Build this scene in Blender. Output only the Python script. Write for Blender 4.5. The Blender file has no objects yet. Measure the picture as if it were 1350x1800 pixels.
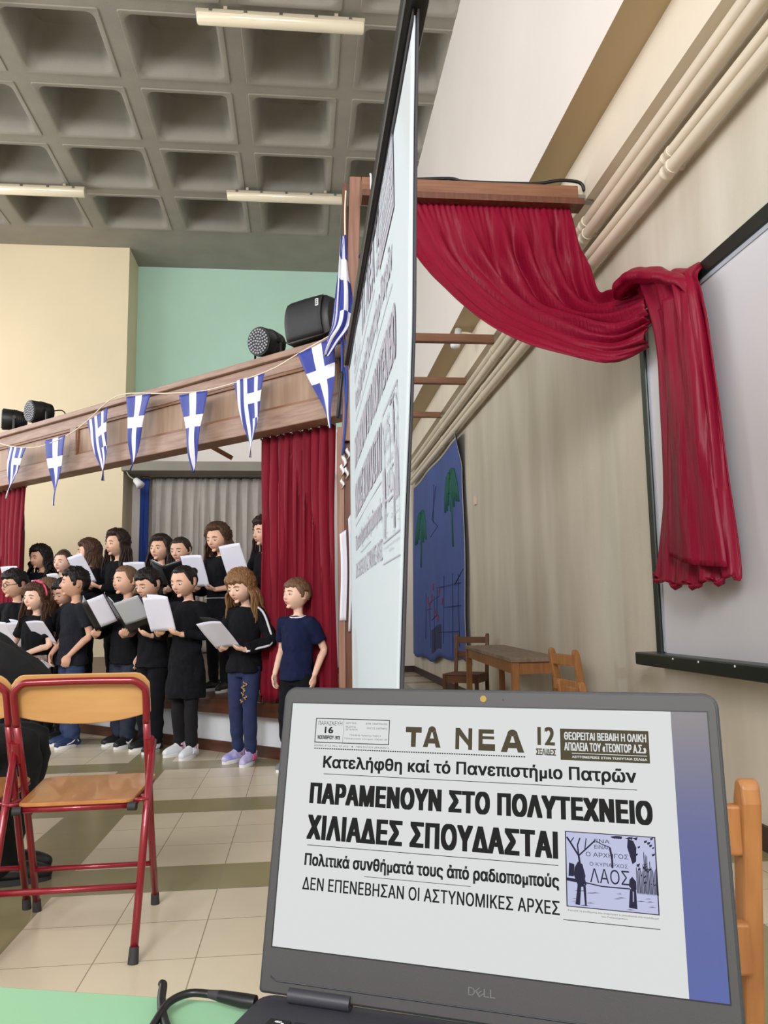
import bpy, bmesh, math, random
from math import sin, cos, pi, radians, sqrt, atan2, exp
from mathutils import Vector as V, Matrix, noise
from mathutils.geometry import delaunay_2d_cdt

random.seed(7)
SC = bpy.context.scene
COL = SC.collection

# ------------------------------------------------------------------ camera
def make_camera():
    yaw, pitch, roll = radians(5.97), radians(7.38), radians(-0.87)
    fwd = V((sin(yaw)*cos(pitch), cos(yaw)*cos(pitch), sin(pitch)))
    right = V((cos(yaw), -sin(yaw), 0))
    up = right.cross(fwd)
    r = cos(roll)*right + sin(roll)*up
    u = -sin(roll)*right + cos(roll)*up
    cd = bpy.data.cameras.new('camera')
    cd.sensor_fit = 'VERTICAL'
    cd.sensor_height = 36.0
    cd.lens = 1380.0/1800.0*36.0
    cd.clip_start = 0.02
    o = bpy.data.objects.new('camera', cd)
    COL.objects.link(o)
    m = Matrix((r, u, -fwd)).transposed().to_4x4()
    m.translation = V((0, 0, 1.06))
    o.matrix_world = m
    SC.camera = o
make_camera()

# ------------------------------------------------------------------ colour management, world, daylight
SC.view_settings.view_transform = 'Standard'
SC.view_settings.look = 'None'
SC.view_settings.gamma = 1.0
SC.view_settings.use_curve_mapping = False
SC.view_settings.exposure = 0.0
W = bpy.data.worlds.new('sky')
SC.world = W
W.use_nodes = True
W.node_tree.nodes['Background'].inputs[0].default_value = (0.80, 0.88, 1.0, 1)
W.node_tree.nodes['Background'].inputs[1].default_value = 1.0

def area_light(name, loc, target, sx, sy, power, col):
    ld = bpy.data.lights.new(name, 'AREA')
    ld.shape = 'RECTANGLE'
    ld.size, ld.size_y = sx, sy
    ld.energy = power
    ld.color = col
    o = bpy.data.objects.new(name, ld)
    COL.objects.link(o)
    o.location = loc
    o.rotation_euler = (V(target)-V(loc)).to_track_quat('-Z', 'Y').to_euler()
    return o
# daylight through the high windows behind the camera; fill from the unseen audience side
for i, x in enumerate((-5.6, -2.4, 0.6)):
    area_light('rear_window_daylight', (x, -4.85, 5.2), (x+0.6, 4.0, 3.7), 2.4, 2.4, (170, 580, 150)[i], (0.98, 0.98, 1.0))
for i, y in enumerate((-2.2, 2.2, 6.6, 10.6)):
    area_light('side_daylight_fill', (-7.85, y, 4.2), (0, y+1.2, 3.0), 3.2, 4.2, (50, 60, 200, 215)[i], (0.95, 0.97, 1.0))  # added fill; the last lamp has no opening and brightens the back wall
# the projector that lights the screen from the audience side
pl = bpy.data.lights.new('projector_beam', 'SPOT')
pl.energy = 150; pl.color = (0.52, 0.94, 1.0); pl.spot_size = radians(34); pl.spot_blend = 0.15
pl.shadow_soft_size = 0.05
po = bpy.data.objects.new('projector_beam', pl); COL.objects.link(po)
po.location = (-4.6, 2.7, 2.2)
po.rotation_euler = (V((0.26, 3.05, 1.55))-V(po.location)).to_track_quat('-Z', 'Y').to_euler()

# ------------------------------------------------------------------ helpers: materials
def srgb(r, g, b):
    f = lambda c: (c/255/12.92) if c/255 <= 0.04045 else ((c/255+0.055)/1.055)**2.4
    return (f(r), f(g), f(b), 1)
MATS = {}
def mat(name, col, rough=0.6, metal=0.0, var=0.0, scale=6.0, bump=0.0, bscale=60.0, stretch=None, emit=0.0,
        sheen=0.0, spec=0.5, col2=None, detail=4.0, coat=0.0, trans=0.0):
    m = bpy.data.materials.new(name); MATS[name] = m
    m.use_nodes = True
    nt = m.node_tree; b = nt.nodes['Principled BSDF']
    b.inputs['Base Color'].default_value = col
    b.inputs['Roughness'].default_value = rough
    b.inputs['Metallic'].default_value = metal
    b.inputs['Specular IOR Level'].default_value = spec
    b.inputs['Sheen Weight'].default_value = sheen
    b.inputs['Coat Weight'].default_value = coat
    b.inputs['Transmission Weight'].default_value = trans
    if emit:
        b.inputs['Emission Color'].default_value = col
        b.inputs['Emission Strength'].default_value = emit
    if var or bump or col2:
        tc = nt.nodes.new('ShaderNodeTexCoord')
        src = tc.outputs['Object']
        if stretch:
            mp = nt.nodes.new('ShaderNodeMapping'); mp.inputs['Scale'].default_value = stretch
            nt.links.new(src, mp.inputs['Vector']); src = mp.outputs['Vector']
    if var or col2:
        n = nt.nodes.new('ShaderNodeTexNoise'); n.inputs['Scale'].default_value = scale
        n.inputs['Detail'].default_value = detail
        nt.links.new(src, n.inputs['Vector'])
        cr = nt.nodes.new('ShaderNodeValToRGB')
        c2 = col2 or tuple(max(0, c*(1-var)) for c in col[:3])+(1,)
        c1 = col if col2 else tuple(min(1, c*(1+var)) for c in col[:3])+(1,)
        cr.color_ramp.elements[0].position = 0.32; cr.color_ramp.elements[0].color = c2
        cr.color_ramp.elements[1].position = 0.68; cr.color_ramp.elements[1].color = c1
        nt.links.new(n.outputs['Fac'], cr.inputs['Fac'])
        nt.links.new(cr.outputs['Color'], b.inputs['Base Color'])
        if emit: nt.links.new(cr.outputs['Color'], b.inputs['Emission Color'])
    if bump:
        n2 = nt.nodes.new('ShaderNodeTexNoise'); n2.inputs['Scale'].default_value = bscale
        nt.links.new(src, n2.inputs['Vector'])
        bp = nt.nodes.new('ShaderNodeBump'); bp.inputs['Strength'].default_value = bump
        bp.inputs['Distance'].default_value = 0.01
        nt.links.new(n2.outputs['Fac'], bp.inputs['Height'])
        nt.links.new(bp.outputs['Normal'], b.inputs['Normal'])
    return m

M = MATS
mat('cream_wall', srgb(236, 225, 206), 0.75, var=0.05, scale=1.3, bump=0.12, bscale=90)
mat('beige_wall', srgb(232, 217, 184), 0.8, var=0.03, scale=0.8, bump=0.1, bscale=60)
mat('mint_wall', srgb(184, 221, 202), 0.8, var=0.03, scale=0.9, bump=0.1, bscale=60)
mat('pale_upper_wall', srgb(240, 233, 228), 0.75, var=0.03, scale=0.7, bump=0.1, bscale=60)
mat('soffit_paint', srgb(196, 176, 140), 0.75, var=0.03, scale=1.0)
mat('concrete', srgb(148, 144, 133), 0.85, var=0.06, scale=2.5, bump=0.15, bscale=40)
mat('white_paint', srgb(222, 224, 228), 0.6, var=0.06, scale=4)
mat('dark_skirting', srgb(58, 44, 38), 0.5)
mat('brown_wood', srgb(142, 98, 70), 0.5, stretch=(1, 1, 14), scale=3.0, col2=srgb(118, 78, 54), bump=0.05)
mat('beam_wood', srgb(166, 136, 118), 0.5, stretch=(1.5, 1.5, 16), scale=3.0, col2=srgb(140, 110, 94), bump=0.05)
mat('panel_wood', srgb(168, 140, 118), 0.55, stretch=(12, 12, 1), scale=1.6, col2=srgb(146, 118, 98))
mat('post_wood', srgb(158, 116, 96), 0.5, stretch=(14, 14, 1), scale=2.5, col2=srgb(128, 88, 70))
mat('dark_post_wood', srgb(112, 66, 44), 0.5, stretch=(14, 14, 1), scale=2.5, col2=srgb(88, 48, 32))
mat('stage_wood', srgb(92, 56, 40), 0.35, stretch=(1, 1, 8), scale=3, col2=srgb(70, 40, 28))
mat('pipe_paint', srgb(230, 217, 196), 0.45, var=0.03, scale=3)
mat('red_velvet', srgb(124, 15, 37), 0.7, sheen=0.05, spec=0.2, var=0.12, scale=20, bump=0.25, bscale=45, stretch=(1, 1, 0.1))
mat('red_satin', srgb(132, 15, 44), 0.42, spec=0.18, bump=0.4, bscale=48, stretch=(1, 1, 0.12))
mat('sheer_grey', srgb(190, 184, 176), 0.8, var=0.05, scale=5)
mat('blue_cloth', srgb(40, 70, 150), 0.7)
mat('flag_string', srgb(226, 216, 196), 0.8)
mat('board_white', srgb(214, 212, 216), 0.3, var=0.02, scale=1.5)
mat('board_frame', srgb(14, 30, 24), 0.35)
mat('board_inner', srgb(176, 178, 188), 0.35)
mat('black_metal', srgb(20, 20, 22), 0.4)
mat('black_plastic', srgb(24, 25, 27), 0.45, bump=0.05, bscale=200)
mat('dark_grille', srgb(34, 35, 38), 0.5, bump=0.3, bscale=300)
mat('led_white', srgb(170, 172, 180), 0.2)
mat('label_white', srgb(230, 230, 232), 0.5)
mat('steel', srgb(150, 148, 142), 0.35, metal=0.8)
mat('lamp_housing', srgb(196, 186, 162), 0.5)
mat('lamp_diffuser', srgb(240, 230, 204), 0.12, spec=0.7, coat=0.5)
mat('screen_fabric', srgb(204, 212, 218), 0.8)
mat('projected_shade', srgb(182, 176, 190), 0.8)  # grey standing in for the unlit parts of the projected picture
mat('screen_edge', srgb(58, 56, 62), 0.7)
mat('mural_blue', srgb(72, 92, 156), 0.8, var=0.10, scale=2.2, stretch=(1, 1, 0.6))
mat('mural_dark', srgb(40, 48, 92), 0.8)
mat('mural_green', srgb(44, 104, 92), 0.8)
mat('mural_red', srgb(176, 44, 58), 0.8)
mat('mural_edge', srgb(190, 184, 170), 0.8)
mat('chair_red', srgb(132, 22, 36), 0.3, metal=0.2, coat=0.3)
mat('beech_ply', srgb(212, 164, 104), 0.35, stretch=(2, 10, 10), scale=1.6, col2=srgb(198, 148, 88), coat=0.3)
mat('beech_seat', srgb(186, 128, 74), 0.3, stretch=(10, 2, 10), scale=1.4, col2=srgb(168, 108, 58), coat=0.3)
mat('rubber', srgb(44, 42, 44), 0.7)
mat('orange_wood', srgb(170, 116, 66), 0.45, stretch=(10, 10, 1.2), scale=4, col2=srgb(142, 92, 50))
mat('worn_top', srgb(136, 116, 98), 0.55, var=0.25, scale=9, stretch=(3, 1, 1))
mat('slat_wood', srgb(116, 78, 50), 0.5, stretch=(1, 12, 1), scale=3, col2=srgb(92, 58, 36))
mat('green_table', srgb(140, 188, 150), 0.4, var=0.03, scale=8)
mat('laptop_shell', srgb(50, 51, 57), 0.45, bump=0.04, bscale=600)
mat('laptop_bezel', srgb(60, 58, 58), 0.55, bump=0.015, bscale=700)
mat('laptop_bezel_gap', srgb(14, 14, 16), 0.5)
mat('laptop_key', srgb(24, 25, 29), 0.5)
mat('key_legend', srgb(220, 222, 226), 0.5)
mat('logo_grey', srgb(112, 112, 116), 0.35, metal=0.5)
mat('lens_gold', srgb(150, 122, 50), 0.2)
mat('page_white', srgb(232, 235, 234), 0.5, emit=0.62, spec=0.2)
mat('page_blue', srgb(72, 84, 146), 0.3, emit=0.4, spec=0.3)
mat('page_grey', srgb(104, 98, 104), 0.3, emit=0.6, spec=0.3)
mat('page_ink', srgb(24, 22, 24), 0.5, emit=0.2, spec=0.2)
mat('page_brown', srgb(84, 74, 52), 0.5, emit=0.5, spec=0.2)
mat('photo_pale', srgb(192, 196, 226), 0.5, emit=0.5, spec=0.2)
mat('photo_ink', srgb(34, 32, 62), 0.5, emit=0.4, spec=0.2)
mat('cable_black', srgb(20, 20, 22), 0.4)
mat('paper', srgb(222, 222, 236), 0.7, var=0.02, scale=10)
mat('folder_black', srgb(22, 22, 24), 0.35)
mat('folder_clear', srgb(178, 182, 188), 0.15)
mat('eye_white', srgb(226, 222, 218), 0.3)
mat('eye_dark', srgb(36, 24, 18), 0.2)
mat('lips', srgb(200, 134, 122), 0.5)
mat('mouth_dark', srgb(92, 40, 40), 0.6)
mat('black_cotton', srgb(15, 16, 21), 0.9, spec=.2, bump=0.2, bscale=30)
mat('charcoal_cotton', srgb(30, 32, 40), 0.9, spec=.2, bump=0.2, bscale=30)
mat('navy_cotton', srgb(20, 28, 60), 0.9, spec=.2, bump=0.2, bscale=30)
mat('navy_track', srgb(24, 32, 52), 0.8, bump=0.2, bscale=30)
mat('blue_denim', srgb(26, 38, 76), 0.85, var=0.15, scale=14, bump=0.2, bscale=50)
mat('mid_denim', srgb(38, 52, 88), 0.85, var=0.12, scale=14)
mat('black_leggings', srgb(24, 23, 26), 0.85, spec=.25)
mat('print_skirt', srgb(178, 164, 156), 0.8, col2=srgb(110, 92, 92), scale=30)
mat('gold_thread', srgb(168, 132, 66), 0.4)
mat('white_trim', srgb(214, 214, 226), 0.7)
mat('sole_white', srgb(224, 224, 222), 0.6)
mat('shoe_black', srgb(24, 24, 26), 0.5)
mat('shoe_white', srgb(222, 224, 230), 0.5)
mat('shoe_blue', srgb(32, 50, 88), 0.6)
mat('shoe_lilac', srgb(150, 148, 214), 0.5, col2=srgb(206, 196, 226), scale=22)
mat('shoe_grey', srgb(120, 122, 126), 0.6, col2=srgb(92, 94, 100), scale=40)
mat('shoe_green', srgb(60, 150, 90), 0.5)
mat('sock_pink', srgb(214, 160, 190), 0.8)
mat('sock_grey', srgb(104, 106, 110), 0.85, var=0.2, scale=60)
mat('pink_band', srgb(214, 78, 110), 0.6)
mat('adult_black', srgb(13, 13, 15), 0.9, bump=0.2, bscale=24)
mat('leather_black', srgb(20, 20, 22), 0.35)
for nm, c in (('fair', (234, 192, 170)), ('light', (226, 180, 154)), ('tan', (220, 176, 150)), ('warm', (214, 166, 140))):
    mat('skin_'+nm, srgb(*c), 0.5, var=0.03, scale=25, spec=0.35)
for nm, c, c2 in (('black', (32, 25, 24), (18, 14, 14)), ('dark', (54, 38, 32), (32, 22, 20)), ('brown', (88, 60, 44), (58, 38, 28)),
                  ('light', (150, 112, 76), (108, 76, 48)), ('sand', (126, 96, 72), (88, 64, 48))):
    mat('hair_'+nm, srgb(*c), 0.5, col2=srgb(*c2), scale=30, stretch=(5, 5, 0.5), bump=0.3, bscale=50, spec=.3)

# a lit panel gives off its own light: dark glass over emission
for nm, k in (('page_white', .86), ('page_ink', .5), ('page_brown', .8), ('photo_pale', .95), ('photo_ink', .9)):
    b_ = M[nm].node_tree.nodes['Principled BSDF']
    b_.inputs['Base Color'].default_value = (.008, .008, .008, 1); b_.inputs['Emission Strength'].default_value = k; b_.inputs['Specular IOR Level'].default_value = .04
def floor_material():
    m = bpy.data.materials.new('floor_tiles'); m.use_nodes = True
    nt = m.node_tree; b = nt.nodes['Principled BSDF']; L = nt.links.new
    tc = nt.nodes.new('ShaderNodeTexCoord')
    sx = nt.nodes.new('ShaderNodeSeparateXYZ'); L(tc.outputs['Object'], sx.inputs[0])
    def math(op, a, bb=None):
        n = nt.nodes.new('ShaderNodeMath'); n.operation = op
        for k, v in enumerate((a, bb)):
            if v is None: continue
            if isinstance(v, (int, float)): n.inputs[k].default_value = v
            else: L(v, n.inputs[k])
        return n.outputs[0]
    T = 0.314
    u = math('DIVIDE', math('ADD', sx.outputs[0], 0.963+T+T*40), T)
    v = math('DIVIDE', math('ADD', sx.outputs[1], -3.294+T*40), T)
    iu, iv = math('FLOOR', u), math('FLOOR', v)
    du = math('LESS_THAN', math('FLOORED_MODULO', iu, 4.0), 0.5)
    dv = math('LESS_THAN', math('FLOORED_MODULO', iv, 4.0), 0.5)
    dark = math('MAXIMUM', du, dv)
    fu, fv = math('FRACT', u), math('FRACT', v)
    g = 0.006
    gr = math('MAXIMUM', math('MAXIMUM', math('LESS_THAN', fu, g), math('GREATER_THAN', fu, 1-g)),
              math('MAXIMUM', math('LESS_THAN', fv, g), math('GREATER_THAN', fv, 1-g)))
    cmb = nt.nodes.new('ShaderNodeCombineXYZ'); L(iu, cmb.inputs[0]); L(iv, cmb.inputs[1])
    wn = nt.nodes.new('ShaderNodeTexWhiteNoise'); wn.noise_dimensions = '2D'; L(cmb.outputs[0], wn.inputs['Vector'])
    nz = nt.nodes.new('ShaderNodeTexNoise'); nz.inputs['Scale'].default_value = 7; nz.inputs['Detail'].default_value = 8
    L(tc.outputs['Object'], nz.inputs['Vector'])
    tone = math('ADD', math('MULTIPLY', wn.outputs[0], 0.07), math('MULTIPLY', nz.outputs['Fac'], 0.07))
    mix = nt.nodes.new('ShaderNodeMix'); mix.data_type = 'RGBA'
    L(dark, mix.inputs[0]); mix.inputs[6].default_value = srgb(216, 202, 176); mix.inputs[7].default_value = srgb(150, 140, 104)
    mul = nt.nodes.new('ShaderNodeMix'); mul.data_type = 'RGBA'; mul.blend_type = 'MULTIPLY'; mul.inputs[0].default_value = 1
    L(mix.outputs[2], mul.inputs[6])
    t2 = math('ADD', tone, 0.88); c3 = nt.nodes.new('ShaderNodeCombineColor'); L(t2, c3.inputs[0]); L(t2, c3.inputs[1]); L(t2, c3.inputs[2])
    L(c3.outputs[0], mul.inputs[7])
    mg = nt.nodes.new('ShaderNodeMix'); mg.data_type = 'RGBA'
    L(gr, mg.inputs[0]); L(mul.outputs[2], mg.inputs[6]); mg.inputs[7].default_value = srgb(146, 134, 112)
    L(mg.outputs[2], b.inputs['Base Color'])
    L(math('ADD', math('MULTIPLY', nz.outputs['Fac'], 0.06), 0.20), b.inputs['Roughness'])
    M['floor_tiles'] = m
floor_material()

def wall_stains(name, base, stain):
    m = bpy.data.materials.new(name); m.use_nodes = True
    nt = m.node_tree; b = nt.nodes['Principled BSDF']; L = nt.links.new
    tc = nt.nodes.new('ShaderNodeTexCoord')
    mp = nt.nodes.new('ShaderNodeMapping'); mp.inputs['Scale'].default_value = (1, 1.5, 0.3)
    L(tc.outputs['Object'], mp.inputs[0])
    n = nt.nodes.new('ShaderNodeTexNoise'); n.inputs['Scale'].default_value = 1.6; n.inputs['Detail'].default_value = 6
    L(mp.outputs[0], n.inputs['Vector'])
    cr = nt.nodes.new('ShaderNodeValToRGB')
    cr.color_ramp.elements[0].position = 0.36; cr.color_ramp.elements[0].color = stain
    cr.color_ramp.elements[1].position = 0.62; cr.color_ramp.elements[1].color = base
    L(n.outputs['Fac'], cr.inputs[0]); L(cr.outputs[0], b.inputs['Base Color'])
    b.inputs['Roughness'].default_value = 0.6
    n2 = nt.nodes.new('ShaderNodeTexNoise'); n2.inputs['Scale'].default_value = 70
    L(tc.outputs['Object'], n2.inputs['Vector'])
    bp = nt.nodes.new('ShaderNodeBump'); bp.inputs['Strength'].default_value = 0.1; bp.inputs['Distance'].default_value = 0.01
    L(n2.outputs['Fac'], bp.inputs['Height']); L(bp.outputs[0], b.inputs['Normal'])
    M[name] = m
wall_stains('stained_wall', srgb(218, 209, 193), srgb(200, 190, 172))

def flag_material(name, kind):
    # u across the top edge (0..1), v down the pennant (0..1, in units of the top width)
    m = bpy.data.materials.new(name); m.use_nodes = True
    nt = m.node_tree; b = nt.nodes['Principled BSDF']; L = nt.links.new
    uv = nt.nodes.new('ShaderNodeUVMap'); s = nt.nodes.new('ShaderNodeSeparateXYZ'); L(uv.outputs[0], s.inputs[0])
    def math(op, a, bb=None):
        n = nt.nodes.new('ShaderNodeMath'); n.operation = op
        for k, v in enumerate((a, bb)):
            if v is None: continue
            if isinstance(v, (int, float)): n.inputs[k].default_value = v
            else: L(v, n.inputs[k])
        return n.outputs[0]
    u, v = s.outputs[0], s.outputs[1]
    band = lambda x, c, h: math('LESS_THAN', math('ABSOLUTE', math('SUBTRACT', x, c)), h)
    if kind == 'cross':
        f = math('MAXIMUM', math('LESS_THAN', math('ABSOLUTE', math('SUBTRACT', u, 0.5)), math('ADD', math('MULTIPLY', v, 0.10), 0.135)), band(v, 0.36, 0.075))
    else:
        st = math('LESS_THAN', math('FRACT', math('MULTIPLY', u, 4.5)), 0.5)
        stripes = math('SUBTRACT', 1.0, st)
        can = math('MULTIPLY', math('GREATER_THAN', u, 0.444), math('LESS_THAN', v, 0.52))
        cx = math('MAXIMUM', band(u, 0.72, 0.06), band(v, 0.27, 0.065))
        f = math('ADD', math('MULTIPLY', can, cx), math('MULTIPLY', math('SUBTRACT', 1.0, can), stripes))
    mix = nt.nodes.new('ShaderNodeMix'); mix.data_type = 'RGBA'
    L(f, mix.inputs[0]); mix.inputs[6].default_value = srgb(44, 58, 148); mix.inputs[7].default_value = srgb(226, 226, 236)
    L(mix.outputs[2], b.inputs['Base Color']); b.inputs['Roughness'].default_value = 0.55
    tc = nt.nodes.new('ShaderNodeTexCoord')
    n2 = nt.nodes.new('ShaderNodeTexNoise'); n2.inputs['Scale'].default_value = 22
    L(tc.outputs['Object'], n2.inputs['Vector'])
    bp = nt.nodes.new('ShaderNodeBump'); bp.inputs['Strength'].default_value = 0.35; bp.inputs['Distance'].default_value = 0.01
    L(n2.outputs['Fac'], bp.inputs['Height']); L(bp.outputs[0], b.inputs['Normal'])
    M[name] = m
flag_material('pennant_cross', 'cross'); flag_material('pennant_stripes', 'stripes')

# ------------------------------------------------------------------ helpers: meshes
def frame_from(d, hint=None):
    d = V(d).normalized()
    h = V(hint) if hint is not None else (V((0, 0, 1)) if abs(d.z) < 0.9 else V((1, 0, 0)))
    a = d.cross(h)
    if a.length < 1e-6: a = d.cross(V((0, 1, 0)))
    a.normalize(); b = a.cross(d).normalized()
    return a, b
def catmull(pts, n):
    P = [V(p) for p in pts]; out = []
    for i in range(len(P)-1):
        p0 = P[max(i-1, 0)]; p1 = P[i]; p2 = P[i+1]; p3 = P[min(i+2, len(P)-1)]
        for k in range(n):
            t = k/n
            out.append(0.5*((2*p1)+(p2-p0)*t+(2*p0-5*p1+4*p2-p3)*t*t+(3*p1-p0-3*p2+p3)*t**3))
    out.append(P[-1]); return out
def lerp_list(r, n):
    out = []
    for i in range(len(r)-1):
        for k in range(n): out.append(r[i]+(r[i+1]-r[i])*k/n)
    out.append(r[-1]); return out
class MB:
    def __init__(s): s.v = []; s.f = []; s.m = []; s.uv = None
    def add(s, vs, fs, mi=0):
        o = len(s.v); s.v += [V(p) for p in vs]
        for f in fs: s.f.append([i+o for i in f]); s.m.append(mi)
        return s
    def box(s, lo, hi, mi=0, R=None, bev=0.0):
        x0, y0, z0 = lo; x1, y1, z1 = hi
        if bev > 0:
            bm = bmesh.new(); bmesh.ops.create_cube(bm, size=1.0)
            for q in bm.verts:
                q.co = V(((x0+x1)/2+q.co.x*(x1-x0), (y0+y1)/2+q.co.y*(y1-y0), (z0+z1)/2+q.co.z*(z1-z0)))
            bmesh.ops.bevel(bm, geom=bm.edges[:], offset=bev, segments=2, affect='EDGES', profile=0.5)
            bm.verts.index_update()
            vs = [q.co.copy() for q in bm.verts]; fs = [[q.index for q in f.verts] for f in bm.faces]; bm.free()
        else:
            vs = [V((x, y, z)) for x in (x0, x1) for y in (y0, y1) for z in (z0, z1)]
            fs = [[0, 1, 3, 2], [4, 6, 7, 5], [0, 4, 5, 1], [2, 3, 7, 6], [0, 2, 6, 4], [1, 5, 7, 3]]
        if R is not None: vs = [R @ p for p in vs]
        return s.add(vs, fs, mi)
    def loft(s, rings, mi=0, caps=True, closed=True):
        n = len(rings[0]); vs = [p for r in rings for p in r]; fs = []
        for i in range(len(rings)-1):
            for k in range(n if closed else n-1):
                a = i*n+k; b = i*n+(k+1) % n
                fs.append([a, b, b+n, a+n])
        if caps and closed:
            fs.append(list(range(n))[::-1]); fs.append([(len(rings)-1)*n+k for k in range(n)])
        return s.add(vs, fs, mi)
    def tube(s, pts, rad, seg=10, mi=0, sub=1, flat=1.0, hint=None, round_=False):
        P = catmull(pts, sub) if sub > 1 else [V(p) for p in pts]
        if isinstance(rad, (int, float)): rad = [rad]*len(P)
        elif sub > 1: rad = lerp_list(list(rad), sub)
        rad = list(rad)
        if round_:   # rounded ends
            d0 = (P[0]-P[1]).normalized(); d1 = (P[-1]-P[-2]).normalized()
            P = [P[0]+d0*rad[0]*0.95, P[0]+d0*rad[0]*0.7]+P+[P[-1]+d1*rad[-1]*0.7, P[-1]+d1*rad[-1]*0.95]
            rad = [rad[0]*0.3, rad[0]*0.72]+rad+[rad[-1]*0.72, rad[-1]*0.3]
        rings = []; pa = None
        for i, p in enumerate(P):
            d = (P[min(i+1, len(P)-1)]-P[max(i-1, 0)]).normalized()
            if pa is None: a, b = frame_from(d, hint)
            else:
                a = (pa-d*pa.dot(d))
                if a.length < 1e-6: a, b = frame_from(d, hint)
                a.normalize(); b = a.cross(d).normalized()
            pa = a
            rings.append([p+a*cos(2*pi*k/seg)*rad[i]+b*sin(2*pi*k/seg)*rad[i]*flat for k in range(seg)])
        return s.loft(rings, mi)
    def ell(s, c, r, mi=0, R=None, nu=16, nv=10):
        c = V(c); vs = [V((0, 0, 1))]; fs = []
        for j in range(1, nv):
            th = pi*j/nv
            for k in range(nu): vs.append(V((sin(th)*cos(2*pi*k/nu), sin(th)*sin(2*pi*k/nu), cos(th))))
        vs.append(V((0, 0, -1)))
        for k in range(nu): fs.append([0, 1+k, 1+(k+1) % nu])
        for j in range(nv-2):
            for k in range(nu):
                a = 1+j*nu+k; b = 1+j*nu+(k+1) % nu
                fs.append([a, a+nu, b+nu, b])
        e = len(vs)-1; o = 1+(nv-2)*nu
        for k in range(nu): fs.append([e, o+(k+1) % nu, o+k])
        vs = [V((p.x*r[0], p.y*r[1], p.z*r[2])) for p in vs]
        if R is not None: vs = [R @ p for p in vs]
        return s.add([p+c for p in vs], fs, mi)
    def disc(s, c, n, r, mi=0, seg=20, h=0.002):
        n = V(n).normalized(); return s.tube([V(c)-n*h/2, V(c)+n*h/2], r, seg, mi)
    def grid(s, fn, nu, nv, mi=0, uv=None):
        o = len(s.v)
        vs = [V(fn(i/nu, j/nv)) for j in range(nv+1) for i in range(nu+1)]
        fs = [[j*(nu+1)+i, j*(nu+1)+i+1, (j+1)*(nu+1)+i+1, (j+1)*(nu+1)+i] for j in range(nv) for i in range(nu)]
        if uv:
            if s.uv is None: s.uv = {}
            for j in range(nv+1):
                for i in range(nu+1): s.uv[o+j*(nu+1)+i] = uv(i/nu, j/nv)
        return s.add(vs, fs, mi)
    def poly(s, pts, mi=0): return s.add(pts, [list(range(len(pts)))], mi)
    def xf(s, Mx):
        s.v = [Mx @ p for p in s.v]; return s
    def build(s, name, mats, parent=None, smooth=True, solid=0.0, bevel=0.0, sharp=None, fix=True):
        me = bpy.data.meshes.new(name)
        me.from_pydata([tuple(p) for p in s.v], [], s.f)
        mats = mats if isinstance(mats, (list, tuple)) else [mats]
        for q in mats: me.materials.append(M[q] if isinstance(q, str) else q)
        for p, i in zip(me.polygons, s.m): p.material_index = i; p.use_smooth = smooth
        if s.uv:
            l = me.uv_layers.new(name='UVMap')
            for lp in me.loops: l.data[lp.index].uv = s.uv.get(lp.vertex_index, (0, 0))
        if fix:
            bm = bmesh.new(); bm.from_mesh(me); bmesh.ops.recalc_face_normals(bm, faces=bm.faces[:]); bm.to_mesh(me); bm.free()
        if smooth and sharp: me.set_sharp_from_angle(angle=radians(sharp))
        o = bpy.data.objects.new(name, me); COL.objects.link(o)
        if solid:
            md = o.modifiers.new('solid', 'SOLIDIFY'); md.thickness = solid; md.offset = 0
        if bevel:
            md = o.modifiers.new('bevel', 'BEVEL'); md.width = bevel; md.segments = 2; md.limit_method = 'ANGLE'
        if parent: o.parent = parent
        return o
def remeshed(mb, name, mats, parent, voxel, smooth_it=3, disp=None):
    """join everything in mb into one continuous surface"""
    me = bpy.data.meshes.new(name+'_raw'); me.from_pydata([tuple(p) for p in mb.v], [], mb.f)
    bm = bmesh.new(); bm.from_mesh(me); bmesh.ops.recalc_face_normals(bm, faces=bm.faces[:]); bm.to_mesh(me); bm.free()
    t = bpy.data.objects.new(name+'_raw', me); COL.objects.link(t)
    r = t.modifiers.new('r', 'REMESH'); r.mode = 'VOXEL'; r.voxel_size = voxel
    if smooth_it:
        q = t.modifiers.new('s', 'SMOOTH'); q.factor = 0.5; q.iterations = smooth_it
    dg = bpy.context.evaluated_depsgraph_get()
    out = bpy.data.meshes.new_from_object(t.evaluated_get(dg))
    bpy.data.objects.remove(t); bpy.data.meshes.remove(me)
    out.name = name
    if disp:
        n_ = len(out.vertices); co = [0.0]*(3*n_); no = [0.0]*(3*n_)
        out.vertices.foreach_get('co', co); out.vertex_normals.foreach_get('vector', no)
        for i in range(0, 3*n_, 3):
            co[i:i+3] = disp(V(co[i:i+3]), V(no[i:i+3]))
        out.vertices.foreach_set('co', co); out.update()
    for q in (mats if isinstance(mats, (list, tuple)) else [mats]): out.materials.append(M[q])
    for p in out.polygons: p.use_smooth = True; p.material_index = 0
    o = bpy.data.objects.new(name, out); COL.objects.link(o)
    if parent: o.parent = parent
    return o
def tag(o, label=None, cat=None, group=None, kind=None):
    if label: o['label'] = label
    if cat: o['category'] = cat
    if group: o['group'] = group
    if kind: o['kind'] = kind
    return o
def thing(name, label, cat, loc=(0, 0, 0), rz=0.0, group=None):
    o = bpy.data.objects.new(name, None); COL.objects.link(o)
    o.empty_display_size = 0.1
    o.location = loc; o.rotation_euler = (0, 0, rz)
    return tag(o, label, cat, group)
def structure(name, mb, mats, label=None, cat=None, **kw):
    o = mb.build(name, mats, **kw); tag(o, label or None, cat or None, kind='structure'); return o
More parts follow.
